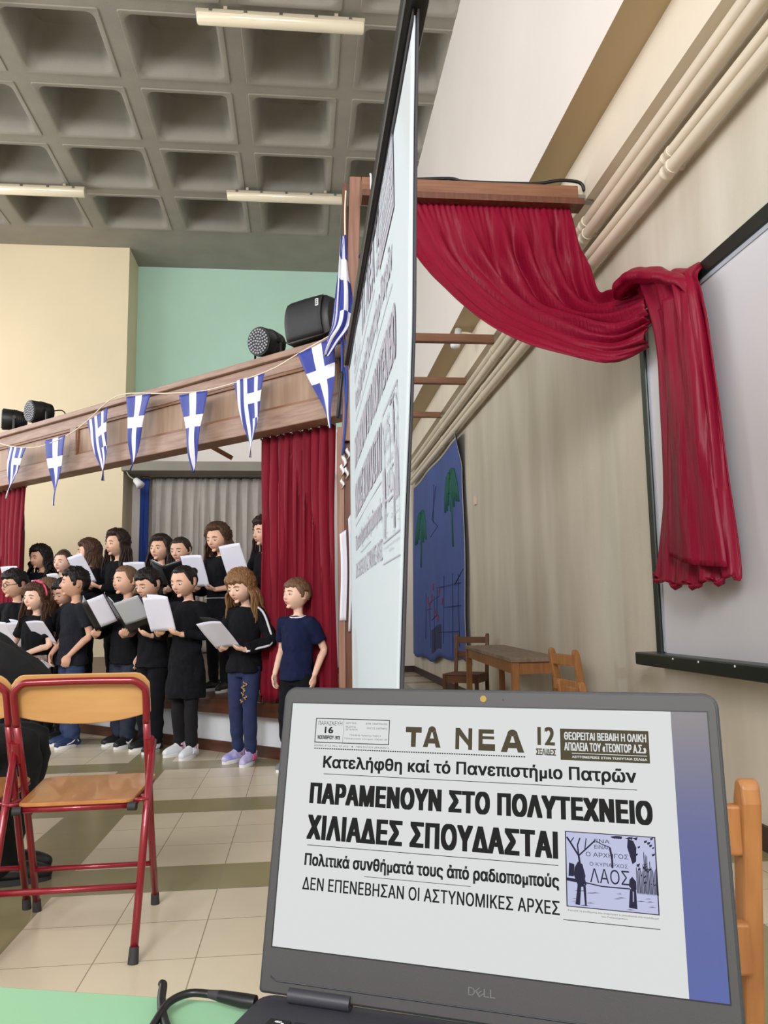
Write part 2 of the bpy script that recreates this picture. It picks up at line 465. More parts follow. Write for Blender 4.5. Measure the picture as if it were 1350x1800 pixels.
def copy_tree(o, parent=None):
    c = o.copy(); COL.objects.link(c)
    if parent: c.parent = parent
    for ch in list(o.children): copy_tree(ch, c)
    return c
def text_mesh(s, space=1.0):
    """letters as flat faces; each contour filled on its own so that overlapping strokes join cleanly"""
    c = bpy.data.curves.new('t', 'FONT'); c.body = s; c.resolution_u = 3; c.fill_mode = 'NONE'; c.space_character = space
    o = bpy.data.objects.new('t', c); COL.objects.link(o)
    me = bpy.data.meshes.new_from_object(o.evaluated_get(bpy.context.evaluated_depsgraph_get()))
    P = [v.co.copy() for v in me.vertices]; nb = {}
    for e in me.edges:
        i, j = e.vertices; nb.setdefault(i, []).append(j); nb.setdefault(j, []).append(i)
    bpy.data.objects.remove(o); bpy.data.curves.remove(c); bpy.data.meshes.remove(me)
    loops = []; seen = set()
    for st in sorted(nb):
        if st in seen: continue
        lp = [st]; seen.add(st); cur = st
        # follow ascending vertex order, as the outline was drawn
        nx = min(nb[st]) if st+1 not in nb[st] else st+1
        while nx not in seen:
            seen.add(nx); lp.append(nx); q = [k for k in nb[nx] if k != cur]; cur = nx
            if not q: break
            nx = q[0]
        if len(lp) > 2: loops.append([P[k] for k in lp])
    pts, eds, bb = [], [], []
    for l in loops:
        n0 = len(pts); pts += [V((p.x, p.y)) for p in l]; eds += [(n0+k, n0+(k+1) % len(l)) for k in range(len(l))]
        bb.append((min(p.x for p in l), max(p.x for p in l), min(p.y for p in l), max(p.y for p in l)))
    co, _, tri, *_ = delaunay_2d_cdt(pts, eds, [], 0, 1e-6)
    def wind(x, y):
        w = 0
        for l, q in zip(loops, bb):
            if not (q[0] <= x <= q[1] and q[2] <= y <= q[3]): continue
            for a_, b_ in zip(l, l[1:]+l[:1]):
                if (a_.y <= y) != (b_.y <= y):
                    xc = a_.x+(y-a_.y)/(b_.y-a_.y)*(b_.x-a_.x)
                    if xc > x: w += 1 if b_.y > a_.y else -1
        return w
    fs = []
    for t in tri:
        c_ = (co[t[0]]+co[t[1]]+co[t[2]])/3
        if wind(c_.x, c_.y): fs.append(list(t))
    return [V((p.x, p.y, 0)) for p in co], fs
def smoothstep(a, b, x):
    t = max(0.0, min(1.0, (x-a)/(b-a))); return t*t*(3-2*t)
# ================================================================== THE ROOM
XW, X1, ZS, ZC, YB, YP, XL, YR = 2.03, 1.70, 4.27, 7.60, 14.43, 13.67, -8.0, -5.0
HC = 4.5      # change of wall colour behind the stage
structure('floor', MB().box((XL-.2, YR-.2, -0.1), (XW+.2, YB+.2, 0)), 'floor_tiles', smooth=False)
mb = MB()
mb.box((XW, YR, 0), (XW+0.2, YB, ZS), 0)
structure('wall_right', mb, 'stained_wall', smooth=False)
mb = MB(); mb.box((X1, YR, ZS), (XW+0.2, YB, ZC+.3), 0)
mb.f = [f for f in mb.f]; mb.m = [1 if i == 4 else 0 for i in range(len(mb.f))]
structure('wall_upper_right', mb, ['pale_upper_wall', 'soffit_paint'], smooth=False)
structure('trim_1', MB().box((1.955, YR, 3.885), (XW, YB, ZS)), 'cream_wall', smooth=False)      # shallow band above the pipes
mb = MB(); mb.box((XL, YB, HC), (X1, YB+.2, ZC+.3), 0); mb.box((XL, YB, 0), (XW+.2, YB+.2, HC), 1)
structure('wall_back', mb, ['mint_wall', 'pale_upper_wall'], smooth=False)
structure('wall_back_pier', MB().box((XL, YP, 0), (-3.06, YB, ZC)), 'beige_wall', smooth=False)
structure('trim_2', MB().box((-3.06, 13.5, 3.54), (0.4, YB, 3.70)), 'concrete', smooth=False)    # lintel over the stage window
# audience side and rear walls with window openings
def wall_with_openings(name, axis, pos, thick, lo, hi, z1, ops, m):
    mb = MB()
    def bx(a, b, za, zb):
        if axis == 'x': mb.box((pos, a, za), (pos+thick, b, zb))
        else: mb.box((a, pos, za), (b, pos+thick, zb))
    e = lo
    for a, b, za, zb in ops:
        bx(e, a, 0, z1); bx(a, b, 0, za); bx(a, b, zb, z1); e = b
    bx(e, hi, 0, z1)
    structure(name, mb, m, smooth=False)
wall_with_openings('wall_rear', 'y', YR-.2, .2, XL, XW+.2, ZC+.3, [(-6.9, -4.3, 2.9, 6.3), (-3.7, -1.1, 2.9, 6.3), (-.7, 1.9, 2.9, 6.3)], 'cream_wall')
wall_with_openings('wall_left', 'x', XL-.2, .2, YR, YB, ZC+.3, [(-3.9, -.5, 1.9, 5.3), (.5, 3.9, 1.9, 5.3), (4.9, 8.3, 1.9, 5.3)], 'cream_wall')
mb = MB(); mb.box((2.012, YR, 0), (XW, YB, .11)); structure('baseboard_right', mb, 'dark_skirting', smooth=False)
mb = MB(); mb.box((.3, YB-.018, 0), (XW-.018, YB, .11)); structure('baseboard_back', mb, 'dark_skirting', smooth=False)

# coffered concrete ceiling
def rrect(cx, cy, hx, hy, r, z, k=5):
    out = []
    for sx, sy, a0 in ((1, 1, 0), (-1, 1, 90), (-1, -1, 180), (1, -1, 270)):
        for i in range(k+1):
            a = radians(a0+90*i/k)
            out.append(V((cx+sx*(hx-r)+r*cos(a), cy+sy*(hy-r)+r*sin(a), z)))
    return out
mb = MB()
xs = [-0.12+1.318*k for k in range(-6, 2)]
ys = [9.82+1.288*k for k in range(-12, 3)]
for cx in xs:
    for cy in ys:
        cell = rrect(cx, cy, .659, .644, .001, ZC)
        lip0 = rrect(cx, cy, .562, .556, .03, ZC); lip1 = rrect(cx, cy, .556, .55, .03, ZC-.012)
        a = rrect(cx, cy, .510, .503, .11, ZC-.012)
        a2 = rrect(cx, cy, .496, .489, .11, ZC+.004)
        b = rrect(cx, cy, .476, .469, .12, ZC+.06)
        b2 = rrect(cx, cy, .464, .457, .12, ZC+.16)
        c = rrect(cx, cy, .446, .44, .12, ZC+.42)
        d = rrect(cx, cy, .37, .365, .12, ZC+.52)
        mb.loft([cell, lip0, lip1, a, a2, b, b2, c, d], 0, caps=False)
        mb.poly(d, 0)
x0, x1 = xs[0]-.659, xs[-1]+.659; y0, y1 = ys[0]-.644, ys[-1]+.644
mb.poly([(XL-.2, y1, ZC), (XW, y1, ZC), (XW, YB+.1, ZC), (XL-.2, YB+.1, ZC)])
mb.poly([(XL-.4, y0, ZC), (x0, y0, ZC), (x0, y1, ZC), (XL-.4, y1, ZC)])
mb.box((XL-.4, YR-.3, ZC+.56), (XW+.3, YB+.3, ZC+.7))
structure('ceiling', mb, 'concrete', smooth=True, sharp=50, fix=False)

# stage platform, nosing and plinth; the stage runs diagonally across the corner
A = radians(47.5); DX, DY = -sin(A), cos(A)          # along the stage front, towards the far end
def along(px, py, t, off=0.0, z=0.0):                 # off > 0 towards the back of the stage
    return V((px+DX*t+cos(A)*off, py+DY*t+sin(A)*off, z))
SX, SY = .25, 5.53                                    # right end of the nosing edge
def strip(mb, t0, t1, o0, o1, z0, z1, mi=0, px=SX, py=SY, bev=0):
    q = [along(px, py, t0, o0), along(px, py, t1, o0), along(px, py, t1, o1), along(px, py, t0, o1)]
    vs = [V((p.x, p.y, z)) for z in (z0, z1) for p in q]
    mb.add(vs, [[3, 2, 1, 0], [4, 5, 6, 7], [0, 1, 5, 4], [1, 2, 6, 5], [2, 3, 7, 6], [3, 0, 4, 7]], mi); return mb
st = thing('stage_platform', 'low diagonal stage with a dark brown edge above a white painted riser', 'stage', (0, 0, 0))
mb = MB(); p0, p1 = along(SX, SY, .1, .05), along(SX, SY, 8.6, .05)
top = [V((p0.x, p0.y, .419)), V((p1.x, p1.y, .419)), V((p1.x, YP-.01, .419)), V((-3.0, YP-.01, .419)), V((-3.0, YB-.02, .419)), V((p0.x, YB-.02, .419))]
bot = [V((p.x, p.y, .34)) for p in top]
mb.loft([bot, top]); mb.build('stage_floor', 'stage_wood', st, smooth=False)
strip(MB(), 0, 8.6, 0, .12, .31, .42).build('edge_board', 'stage_wood', st, smooth=False, bevel=.006)
strip(MB(), 0, 8.6, .105, .18, .08, .335).build('riser', 'white_paint', st, smooth=False)
strip(MB(), 0, 8.6, .09, .17, 0, .085).build('kick_strip', 'stage_wood', st, smooth=False)
mb = MB(); mb.box((.2, 5.62, 0), (.27, YB-.05, .415)); mb.build('end_panel', 'stage_wood', st, smooth=False)

# ------------------------------------------------------------------ proscenium beam with panels
BX, BY = .27, 5.265
pb = thing('proscenium_beam', 'long panelled wooden beam spanning the front of the stage under the flags', 'beam', (0, 0, 0))
ZB, ZT = 2.44, 2.985
strip(MB(), 0, 8.4, 0.03, .16, ZB, ZT-.005, px=BX, py=BY).build('core_board', 'panel_wood', pb, smooth=False)
strip(MB(), -.02, 8.4, -.03, .2, ZT-.05, ZT, px=BX, py=BY).build('top_rail', 'beam_wood', pb, smooth=False, bevel=.008)
strip(MB(), 0, 8.4, 0.005, .03, ZT-.15, ZT-.05, px=BX, py=BY).build('upper_rail', 'beam_wood', pb, smooth=False, bevel=.006)
strip(MB(), 0, 8.4, -.005, .17, ZB-.02, ZB+.13, px=BX, py=BY).build('lower_rail', 'beam_wood', pb, smooth=False, bevel=.008)
for t in (1.63, 3.28, 4.9, 6.5, 8.1):
    strip(MB(), t-.05, t+.05, 0.0, .035, ZB+.125, ZT-.145, px=BX, py=BY).build('stile', 'beam_wood', pb, smooth=False, bevel=.006)
for t0, t1 in ((.03, 1.58), (1.68, 3.23), (3.33, 4.85), (4.95, 6.45), (6.55, 8.05)):
    mb = MB()
    for a, b, z0, z1 in ((t0, t1, ZB+.13, ZB+.15), (t0, t1, ZT-.17, ZT-.15), (t0, t0+.02, ZB+.13, ZT-.15), (t1-.02, t1, ZB+.13, ZT-.15)):
        strip(mb, a, b, .012, .032, z0, z1, px=BX, py=BY)
    mb.build('panel_moulding', 'brown_wood', pb, smooth=False)

# post at the near end of the beam
po_ = thing('wooden_post', 'tall leaning wooden post at the near end of the panelled beam', 'post', (0, 0, 0))
mb = MB()
def slant(mb, xb, xt, zb, zt, y0, y1, w):
    vs = []
    for z, x in ((zb, xb), (zt, xt)):
        vs += [V((x, y0, z)), V((x+w, y0, z)), V((x+w, y1, z)), V((x, y1, z))]
    mb.add(vs, [[3, 2, 1, 0], [4, 5, 6, 7], [0, 1, 5, 4], [1, 2, 6, 5], [2, 3, 7, 6], [3, 0, 4, 7]])
slant(mb, .262, .33, 2.2, 4.07, 5.09, 5.2, .078); mb.build('upper_stud', 'post_wood', po_, smooth=False, bevel=.004)
mb = MB(); slant(mb, .312, .31, 2.2, 4.03, 5.11, 5.2, -.03); mb.build('side_batten', 'dark_post_wood', po_, smooth=False)
mb = MB(); slant(mb, .236, .236, 0, 2.3, 5.14, 5.3, .14); mb.build('lower_board', 'dark_post_wood', po_, smooth=False, bevel=.004)
mb = MB(); slant(mb, .232, .232, 0, 2.3, 5.12, 5.15, .04); mb.build('edge_strip', 'post_wood', po_, smooth=False)

# cross beams to the side wall
def cross_beam(y, x0, x1, z0, h, d, label, cable=False):
    t = thing('cross_beam', label, 'beam', (0, y, z0), group='wooden cross beams to the side wall')
    MB().box((x0, 0, 0), (x1, d, h)).build('beam_body', 'brown_wood', t, smooth=False, bevel=.004)
    MB().box((x1-.005, .01, .0), (XW-.02, d-.01, h*.45)).build('wall_bracket', 'steel', t, smooth=False)
    return t
cb = cross_beam(4.93, .40, 1.90, 3.872, .105, .07, 'wooden cross beam that carries the swagged red curtain')
MB().box((.40, -.03, -.045), (1.93, .10, 0)).build('curtain_track', 'dark_post_wood', cb, smooth=False)
mb = MB(); mb.tube([(.7, .03, .112), (1.0, .03, .135), (1.1, .03, .118), (1.35, .03, .118), (1.62, .03, .125), (1.78, .02, .15), (1.92, .02, .14), (1.95, .02, .08)], .012, 8, sub=4)
mb.build('cable', 'black_plastic', cb)
mb = MB(); mb.tube([(.455, -.02, .11), (.458, -.03, .06), (.455, -.0, -.37)], .007, 6, sub=3); mb.build('hanging_cord', 'white_trim', cb)
cross_beam(7.57, .40, 1.95, 3.79, .085, .07, 'wooden cross beam just beyond the swagged curtain')
cross_beam(8.98, .40, 1.955, 3.78, .075, .07, 'second bare wooden cross beam beyond the curtain')
cross_beam(10.73, .40, 1.95, 3.815, .075, .07, 'farthest bare wooden cross beam above the blue mural')
t = thing('wooden_strut', 'short slanting wooden strut under the panelled beam above the stage', 'strut', (0, 0, 0))
MB().tube([(-1.12, 7.1, 2.86), (-.941, 7.5, 2.715), (-.671, 7.5, 2.56)], .03, 4).build('strut_bar', 'brown_wood', t, smooth=False)

# ------------------------------------------------------------------ pipes along the right wall
for nm, z, r, lab in (('pipe', 3.725, .036, 'uppermost cream pipe along the side wall'), ('pipe', 3.635, .038, 'second cream pipe from the top along the side wall'),
                      ('pipe', 3.475, .03, 'third cream pipe from the top along the side wall'), ('pipe', 3.392, .037, 'lowest cream pipe along the side wall')):
    t = thing(nm, lab, 'pipe', (1.955, 0, z), group='cream pipes along the side wall')
    MB().tube([(0, YR+.02, 0), (0, 13.9, 0)], r, 16).build('pipe_run', 'pipe_paint', t, sharp=60)
    for y in (-2.2, .5, 3.72 if z < 3.5 else 4.95, 7.6 if z > 3.5 else 8.1, 10.6):
        mb = MB(); mb.tube([(0, y-.012, 0), (0, y+.012, 0), (0, y+.018, 0), (0, y+.05, 0), (0, y+.054, 0), (0, y+.066, 0)], [r*1.14, r*1.14, r*1.03, r*1.03, r*1.12, r*1.12], 16)
        mb.box((0, y-.01, -.012), (.072, y+.012, .012)); mb.build('clamp', 'pipe_paint', t, sharp=60)

# ------------------------------------------------------------------ fluorescent fittings
def fluorescent(x, y, label):
    t = thing('fluorescent_light', label, 'light', (x, y, 7.44), group='fluorescent ceiling lights')
    mb = MB()
    prof = lambda s, w, h, z: [V((s, w*cos(a), z+h*sin(a))) for a in [pi*k/12 for k in range(13)]]
    ring = lambda s: [V((s, -.085, .075)), V((s, -.085, .04)), V((s, .085, .04)), V((s, .085, .075)), V((s, .06, .1)), V((s, -.06, .1))]
    mb.loft([ring(-.91), ring(.91)]); mb.build('housing', 'lamp_housing', t, smooth=False, bevel=.006)
    mb = MB(); rr = lambda s, k: [V((s, .078*k*cos(a), .042-.085*k*sin(a))) for a in [pi*i/14 for i in range(15)]]
    mb.loft([rr(-.90, .86), rr(-.885, 1), rr(.885, 1), rr(.90, .86)]); mb.build('diffuser', 'lamp_diffuser', t, sharp=50)
    for sx in (-.75, -.38, 0, .38, .75):
        mb = MB()
        mb.box((sx-.018, -.094, .048), (sx+.018, .094, .082))
        mb.build('clip', 'steel', t, smooth=False)
    for sx in (-.6, .6): MB().box((sx-.02, -.03, .095), (sx+.02, .03, .16)).build('mount', 'lamp_housing', t, smooth=False)
fluorescent(-.222, 7.87, 'fluorescent ceiling fitting nearest the camera, beside the projection screen top')
fluorescent(-.24, 11.52, 'far fluorescent ceiling fitting beside the top of the wooden post')
fluorescent(-4.18, 11.6, 'far fluorescent ceiling fitting above the beige pier, on the left')
fluorescent(-4.18, 7.87, 'fluorescent ceiling fitting cut off at the top left corner of the photo')

# ------------------------------------------------------------------ whiteboard
wb = thing('whiteboard', 'large whiteboard with a black frame on the right wall', 'whiteboard', (XW, 0, 0))
yl, yr_, zb_, zt_ = 4.23, -.2, .80, 2.74
MB().box((-.055, yr_, zb_), (-.012, yl, zt_)).build('board', 'board_white', wb, smooth=False)
for nm, lo, hi in (('frame', (-.075, yr_, zt_-.055), (-.002, yl+.02, zt_+.02)), ('frame', (-.075, yl-.045, zb_-.02), (-.002, yl+.02, zt_-.055))):
    MB().box(lo, hi).build(nm, 'board_frame', wb, smooth=False, bevel=.006)
mb = MB(); mb.box((-.062, yl-.066, zb_+.03), (-.05, yl-.044, zt_-.08)); mb.box((-.062, yr_, zt_-.079), (-.05, yl-.045, zt_-.056)); mb.build('inner_trim', 'board_inner', wb, smooth=False)
mb = MB(); mb.box((-.16, yr_, .755), (-.002, yl+.115, .825)); mb.build('tray', 'board_frame', wb, smooth=False, bevel=.008)
mb = MB()
for y in (3.88, 3.62, 3.3): mb.ell((-.161, y, .81), (.003, .006, .006), nu=8, nv=5)
mb.build('tray_screws', 'label_white', wb)

# ------------------------------------------------------------------ blue mural
mu = thing('blue_mural', 'blue painted cloth mural with trees and red marks hung on the right wall', 'mural', (0, 0, 0))
def mural_pt(u, v, d=0.0):
    # u 0..1 from the near edge to the far edge, v 0..1 top to bottom
    y = 9.5+u*4.35+.05*sin(9*v)*(1-u)
    zt = 3.30-.02*u; zb = .44+.04*sin(u*7)+.03*sin(u*19)-.10*u
    z = zt+(zb-zt)*v
    x = 2.0-.012*sin(u*13+v*3)-.02*v-.05*u*v-(.10*max(0, 1-u*16)*max(0, 1-v*7))-d
    return V((x, y-.15*max(0, v-.8)*2*(1 if u < .1 else 0), z))
mb = MB(); mb.grid(lambda u, v: mural_pt(u, v), 40, 40); cl = mb.build('cloth', 'mural_blue', mu, solid=.006)
mb = MB(); mb.grid(lambda u, v: mural_pt(u*.006-.006, v, .004), 1, 40); mb.grid(lambda u, v: mural_pt(u, v*.012-.012, .004), 40, 1); mb.build('border', 'mural_edge', mu, solid=.004)
def mural_line(mb, pts, w=.008):
    P = [mural_pt(u, v, .006) for u, v in pts]; mb.tube(P, w, 4, flat=.35)
mb = MB()
for pts in ([(.1, .62), (.1, .95)], [(.33, .6), (.33, .93)], [(.05, .66), (.45, .65)], [(.05, .76), (.7, .74)], [(.2, .6), (.2, .98)], [(.5, .68), (.5, .95)], [(.62, .7), (.6, .93)],
            [(.4, .7), (.62, .7)], [(.1, .88), (.4, .88)], [(.02, .6), (.16, .66)], [(.7, .65), (.7, .9)], [(.42, .79), (.56, .79)], [(.44, .66), (.44, .79)],
            [(.45, .12), (.52, .28), (.42, .34), (.56, .36)], [(.49, .1), (.5, .3)]): mural_line(mb, pts)
mb.grid(lambda u, v: mural_pt(.36+.22*u, .84+.12*v, .004), 4, 4)
mb.build('dark_drawing', 'mural_dark', mu)
for cx, cy, h in ((.17, .14, .34), (.80, .2, .3)):
    mb = MB()
    for k in range(17):
        a = -1.45+2.9*k/16; L_ = .8+.35*sin(k*2.3)
        mural_line(mb, [(cx, cy+.02), (cx+.07*sin(a)*L_, cy-.025*cos(a)), (cx+.115*sin(a)*L_, cy+.05+.03*abs(sin(a))), (cx+.125*sin(a)*L_, cy+.13*L_+.02)], .024)
    mural_line(mb, [(cx, cy), (cx+.01, cy+h)], .04)
    mb.build('green_tree', 'mural_green', mu)
mb = MB()
for u, v in ((.52, .62), (.4, .67), (.6, .7), (.35, .72), (.48, .76), (.66, .68), (.42, .8), (.55, .67)):
    c = mural_pt(u, v, .008); mb.ell(c, (.004, .04, .035), nu=8, nv=6); mb.ell(c+V((0, .03, -.05)), (.004, .03, .03), nu=8, nv=6)
mb.build('red_marks', 'mural_red', mu)

# small wall items
t = thing('wall_spotlight', 'small white spotlight on the side wall under the cross beam', 'lamp', (0, 0, 0))
mb = MB(); mb.tube([(1.70, 8.35, 4.02), (1.74, 8.4, 4.12), (1.76, 8.42, 4.24)], [.055, .042, .038], 14, round_=False); mb.ell((1.70, 8.35, 4.02), (.05, .05, .03)); mb.build('lamp_head', 'label_white', t)
MB().tube([(1.76, 8.42, 4.2), (1.86, 8.42, 4.2), (1.955, 8.42, 4.17)], .015, 8, sub=3).build('arm', 'pipe_paint', t)
MB().box((1.94, 8.36, 4.1), (1.956, 8.5, 4.2)).build('back_plate', 'pipe_paint', t, smooth=False, bevel=.004)
t = thing('stage_spotlight', 'small white spotlight at the corner of the stage window', 'lamp', (0, 0, 0))
mb = MB(); mb.tube([(-2.80, 13.42, 3.36), (-2.74, 13.38, 3.30), (-2.70, 13.36, 3.25)], [.05, .06, .075], 14); mb.build('lamp_head', 'label_white', t)
MB().tube([(-2.80, 13.42, 3.36), (-2.92, 13.5, 3.44), (-2.98, 13.54, 3.545)], .014, 8, sub=3).build('arm', 'steel', t)
MB().box((2.005, 8.92, 2.31), (XW, 9.02, 2.41)).build('junction_box', 'pipe_paint', None, smooth=False, bevel=.005)
tag(bpy.data.objects['junction_box'], 'small cream junction box on the wall beside the blue mural', 'junction box')

# ------------------------------------------------------------------ curtains
def pleated(name, p, q, z0, z1, n, amp, material, label, cat, seed=0, solid=.006, spread=0.0, res=7):
    p, q = V(p), V(q); d = (q-p); L = d.length; d.normalize(); nn = V((-d.y, d.x, 0))
    rnd = random.Random(seed); ph = [rnd.uniform(-.5, .5) for _ in range(n+2)]; am = [rnd.uniform(.6, 1.25) for _ in range(n+2)]
    def fn(u, v):
        k = u*n; i = int(k); f = k-i
        pp = ph[i]*(1-f)+ph[i+1]*f; aa = am[i]*(1-f)+am[i+1]*f
        a = amp*aa*(.45+.55*min(1, v*4))
        w = sin(2*pi*k+pp*1.2+.5*sin(v*3+i))
        off = a*w+amp*.35*sin(4*pi*k+v*4)
        uu = (u-.5)*(1+spread*v)+.5
        z = z1+(z0-z1)*v+(.006*sin(11*k) if v > .98 else 0)
        b = p+d*(L*uu+amp*.3*sin(2*pi*k*2+pp))+nn*off
        return (b.x, b.y, z)
    t = thing(name, label, cat)
    mb = MB(); mb.grid(fn, n*res, 26); mb.build('drape', material, t, solid=solid)
    mb = MB()
    for k in range(n*2+1):
        u = min(.999, k/(n*2)); b = p+d*L*u; mb.tube([(b.x, b.y, z1-.01), (b.x, b.y, z1+.03)], .008, 6)
    mb.build('hooks', 'steel', t)
    mb = MB(); mb.tube([(p.x, p.y, z1+.03), (q.x, q.y, z1+.03)], .012, 8); mb.build('rail', 'steel', t)
    return t
pleated('red_curtain', along(.27, 5.50, .05), along(.27, 5.50, .80), .43, 2.42, 9, .045, 'red_velvet', 'long pleated red stage curtain hanging beside the wooden post', 'curtain', 3)
pleated('red_curtain', along(.27, 5.50, 4.22), along(.27, 5.50, 5.3), .43, 2.42, 11, .045, 'red_velvet', 'red stage curtain at the far end of the stage, cut off by the photo edge', 'curtain', 5)
pleated('sheer_curtain', (-2.66, 14.2, 0), (.2, 14.2, 0), .45, 3.52, 15, .06, 'sheer_grey', 'pale grey gathered curtain covering the window at the back of the stage', 'curtain', 8, res=9)
pleated('blue_curtain', (-2.86, 14.1, 0), (-2.70, 14.1, 0), 1.2, 3.5, 2, .03, 'blue_cloth', 'narrow strip of blue cloth beside the pale grey curtain', 'curtain', 9)

# ------------------------------------------------------------------ swagged red curtain over the whiteboard
sw = thing('swag_curtain', 'crimson satin curtain gathered on the cross beam and swept over the whiteboard corner', 'curtain')
CAM = V((0, 0, 1.06))
def lim(p, xm=1.945):
    p = V(p)
    return p if p.x <= xm else CAM+(p-CAM)*(xm/p.x)
SEC = [[(0.52, 4.98, 3.83), (0.86, 4.98, 3.832), (1.19, 4.98, 3.844), (1.52, 4.98, 3.857), (1.847, 4.98, 3.87)],
 [(0.685, 4.93, 3.524), (0.965, 4.93, 3.474), (1.257, 4.93, 3.463), (1.573, 4.93, 3.494), (1.872, 4.95, 3.597)],
 [(0.859, 4.8, 3.205), (1.114, 4.85, 3.203), (1.391, 4.88, 3.204), (1.685, 4.88, 3.241), (1.932, 4.88, 3.3)],
 [(1.127, 4.62, 2.861), (1.312, 4.72, 2.942), (1.547, 4.78, 3.01), (1.787, 4.8, 3.075), (1.955, 4.78, 3.103)],
 [(1.42, 4.42, 2.625), (1.557, 4.5, 2.742), (1.706, 4.58, 2.86), (1.84, 4.6, 2.946), (1.967, 4.58, 3.028)],
 [(1.731, 4.2, 2.467), (1.76, 4.2, 2.587), (1.81, 4.24, 2.724), (1.90, 4.28, 2.846), (1.975, 4.28, 2.97)],
 [(1.888, 3.98, 2.481), (1.84, 3.9, 2.562), (1.85, 3.9, 2.668), (1.93, 3.96, 2.776), (1.96, 3.98, 2.886)]]
SEC = [[lim(p) for p in s] for s in SEC]
def surf(sec, nu, nv):
    rows = [catmull(s, nu) for s in sec]            # across
    cols = [catmull([r[k] for r in rows], nv) for k in range(len(rows[0]))]
    return cols                                     # cols[u][v]
def cloth(sec, nu, nv, pleat, name, material, parent, solid=.008):
    cols = surf(sec, nu, nv); nU, nV = len(cols), len(cols[0]); mb = MB(); pts = []
    for j in range(nV):
        for i in range(nU):
            p = cols[i][j]
            du = cols[min(i+1, nU-1)][j]-cols[max(i-1, 0)][j]; dv = cols[i][min(j+1, nV-1)]-cols[i][max(j-1, 0)]
            n = du.cross(dv)
            n = n.normalized() if n.length > 1e-9 else V((0, -1, 0))
            pts.append(p+n*pleat(i/(nU-1), j/(nV-1)))
    fs = [[j*nU+i, j*nU+i+1, (j+1)*nU+i+1, (j+1)*nU+i] for j in range(nV-1) for i in range(nU-1)]
    mb.add(pts, fs); return mb.build(name, material, parent, solid=solid, fix=False)
def swag_pleat(u, v):
    top = max(0, 1-v*9)
    a = .010*sin(2*pi*34*u)*top
    mid = smoothstep(.02, .18, v)
    big = smoothstep(.06, .35, u)*(1-.55*smoothstep(.55, .95, v))
    w1 = sin(2*pi*(u*6.5+.9*v+.35*sin(u*8+v*4)))
    a += mid*.042*big*(w1*abs(w1)**.3)
    a += mid*.013*sin(2*pi*(u*13+1.4*v+.5*sin(v*7+u*5)))*(.4+.6*big)
    a += mid*.020*sin(2*pi*(u*2.4-.6*v))*smoothstep(.5, .9, v)
    a += .016*mid*noise.noise(V((u*16, v*4, 1.3)))+.006*noise.noise(V((u*60, v*10, 3)))
    return a
cloth(SEC, 30, 12, swag_pleat, 'swag', 'red_satin', sw)
mb = MB()
for k in range(36):
    u = k/35; x = .52+(1.847-.52)*u; mb.box((x-.008, 4.968, 3.815+.03*u), (x+.008, 4.992, 3.875))
mb.build('gathered_heading', 'red_satin', sw)
TAIL = [[(1.965, 4.15, 2.80), (1.955, 3.95, 2.775), (1.955, 3.75, 2.765), (1.955, 3.56, 2.765), (1.965, 3.50, 2.74)],
 [(1.90, 4.10, 2.885), (1.87, 3.87, 2.835), (1.85, 3.64, 2.755), (1.86, 3.50, 2.70), (1.895, 3.43, 2.655)],
 [(1.88, 3.969, 2.711), (1.845, 3.736, 2.663), (1.825, 3.544, 2.612), (1.84, 3.431, 2.579), (1.885, 3.384, 2.545)],
 [(1.89, 3.879, 2.484), (1.85, 3.7, 2.45), (1.83, 3.513, 2.396), (1.85, 3.414, 2.374), (1.89, 3.356, 2.353)],
 [(1.90, 3.9, 2.177), (1.86, 3.706, 2.122), (1.84, 3.517, 2.069), (1.86, 3.395, 2.035), (1.90, 3.339, 2.02)],
 [(1.90, 3.94, 1.723), (1.86, 3.727, 1.687), (1.84, 3.516, 1.652), (1.86, 3.381, 1.629), (1.90, 3.313, 1.618)],
 [(1.90, 4.055, 1.277), (1.85, 3.801, 1.238), (1.83, 3.559, 1.218), (1.86, 3.401, 1.226), (1.90, 3.279, 1.236)],
 [(1.89, 4.083, 1.243), (1.84, 3.808, 1.197), (1.82, 3.565, 1.178), (1.85, 3.392, 1.190), (1.89, 3.273, 1.212)]]
def tail_pleat(u, v):
    m = smoothstep(.08, .3, v)
    a = (.006+.014*m)*sin(2*pi*(u*4.3+.25*sin(v*4)))+.007*sin(2*pi*(u*11+.5*v))*m
    return a+.010*noise.noise(V((u*9, v*3, 4.1)))+.004*noise.noise(V((u*40, v*7, 2)))
cloth(TAIL, 16, 10, tail_pleat, 'hanging_tail', 'red_satin', sw)
# the outer fold lying over the tail, with its own rolled hem
FOLD = [[(1.84, 3.74, 2.60), (1.815, 3.60, 2.60), (1.82, 3.48, 2.585), (1.86, 3.40, 2.57)],
 [(1.835, 3.70, 2.30), (1.80, 3.56, 2.28), (1.81, 3.43, 2.24), (1.86, 3.37, 2.22)],
 [(1.835, 3.72, 1.80), (1.795, 3.56, 1.78), (1.805, 3.42, 1.74), (1.86, 3.34, 1.72)],
 [(1.83, 3.74, 1.32), (1.79, 3.57, 1.285), (1.80, 3.40, 1.255), (1.86, 3.28, 1.24)]]
cloth(FOLD, 14, 10, lambda u, v: .010*sin(2*pi*(u*2.1+.2*sin(5*v)))+.010*noise.noise(V((u*8, v*4, 9)))+.004*noise.noise(V((u*36, v*8, 5))), 'outer_fold', 'red_satin', sw)
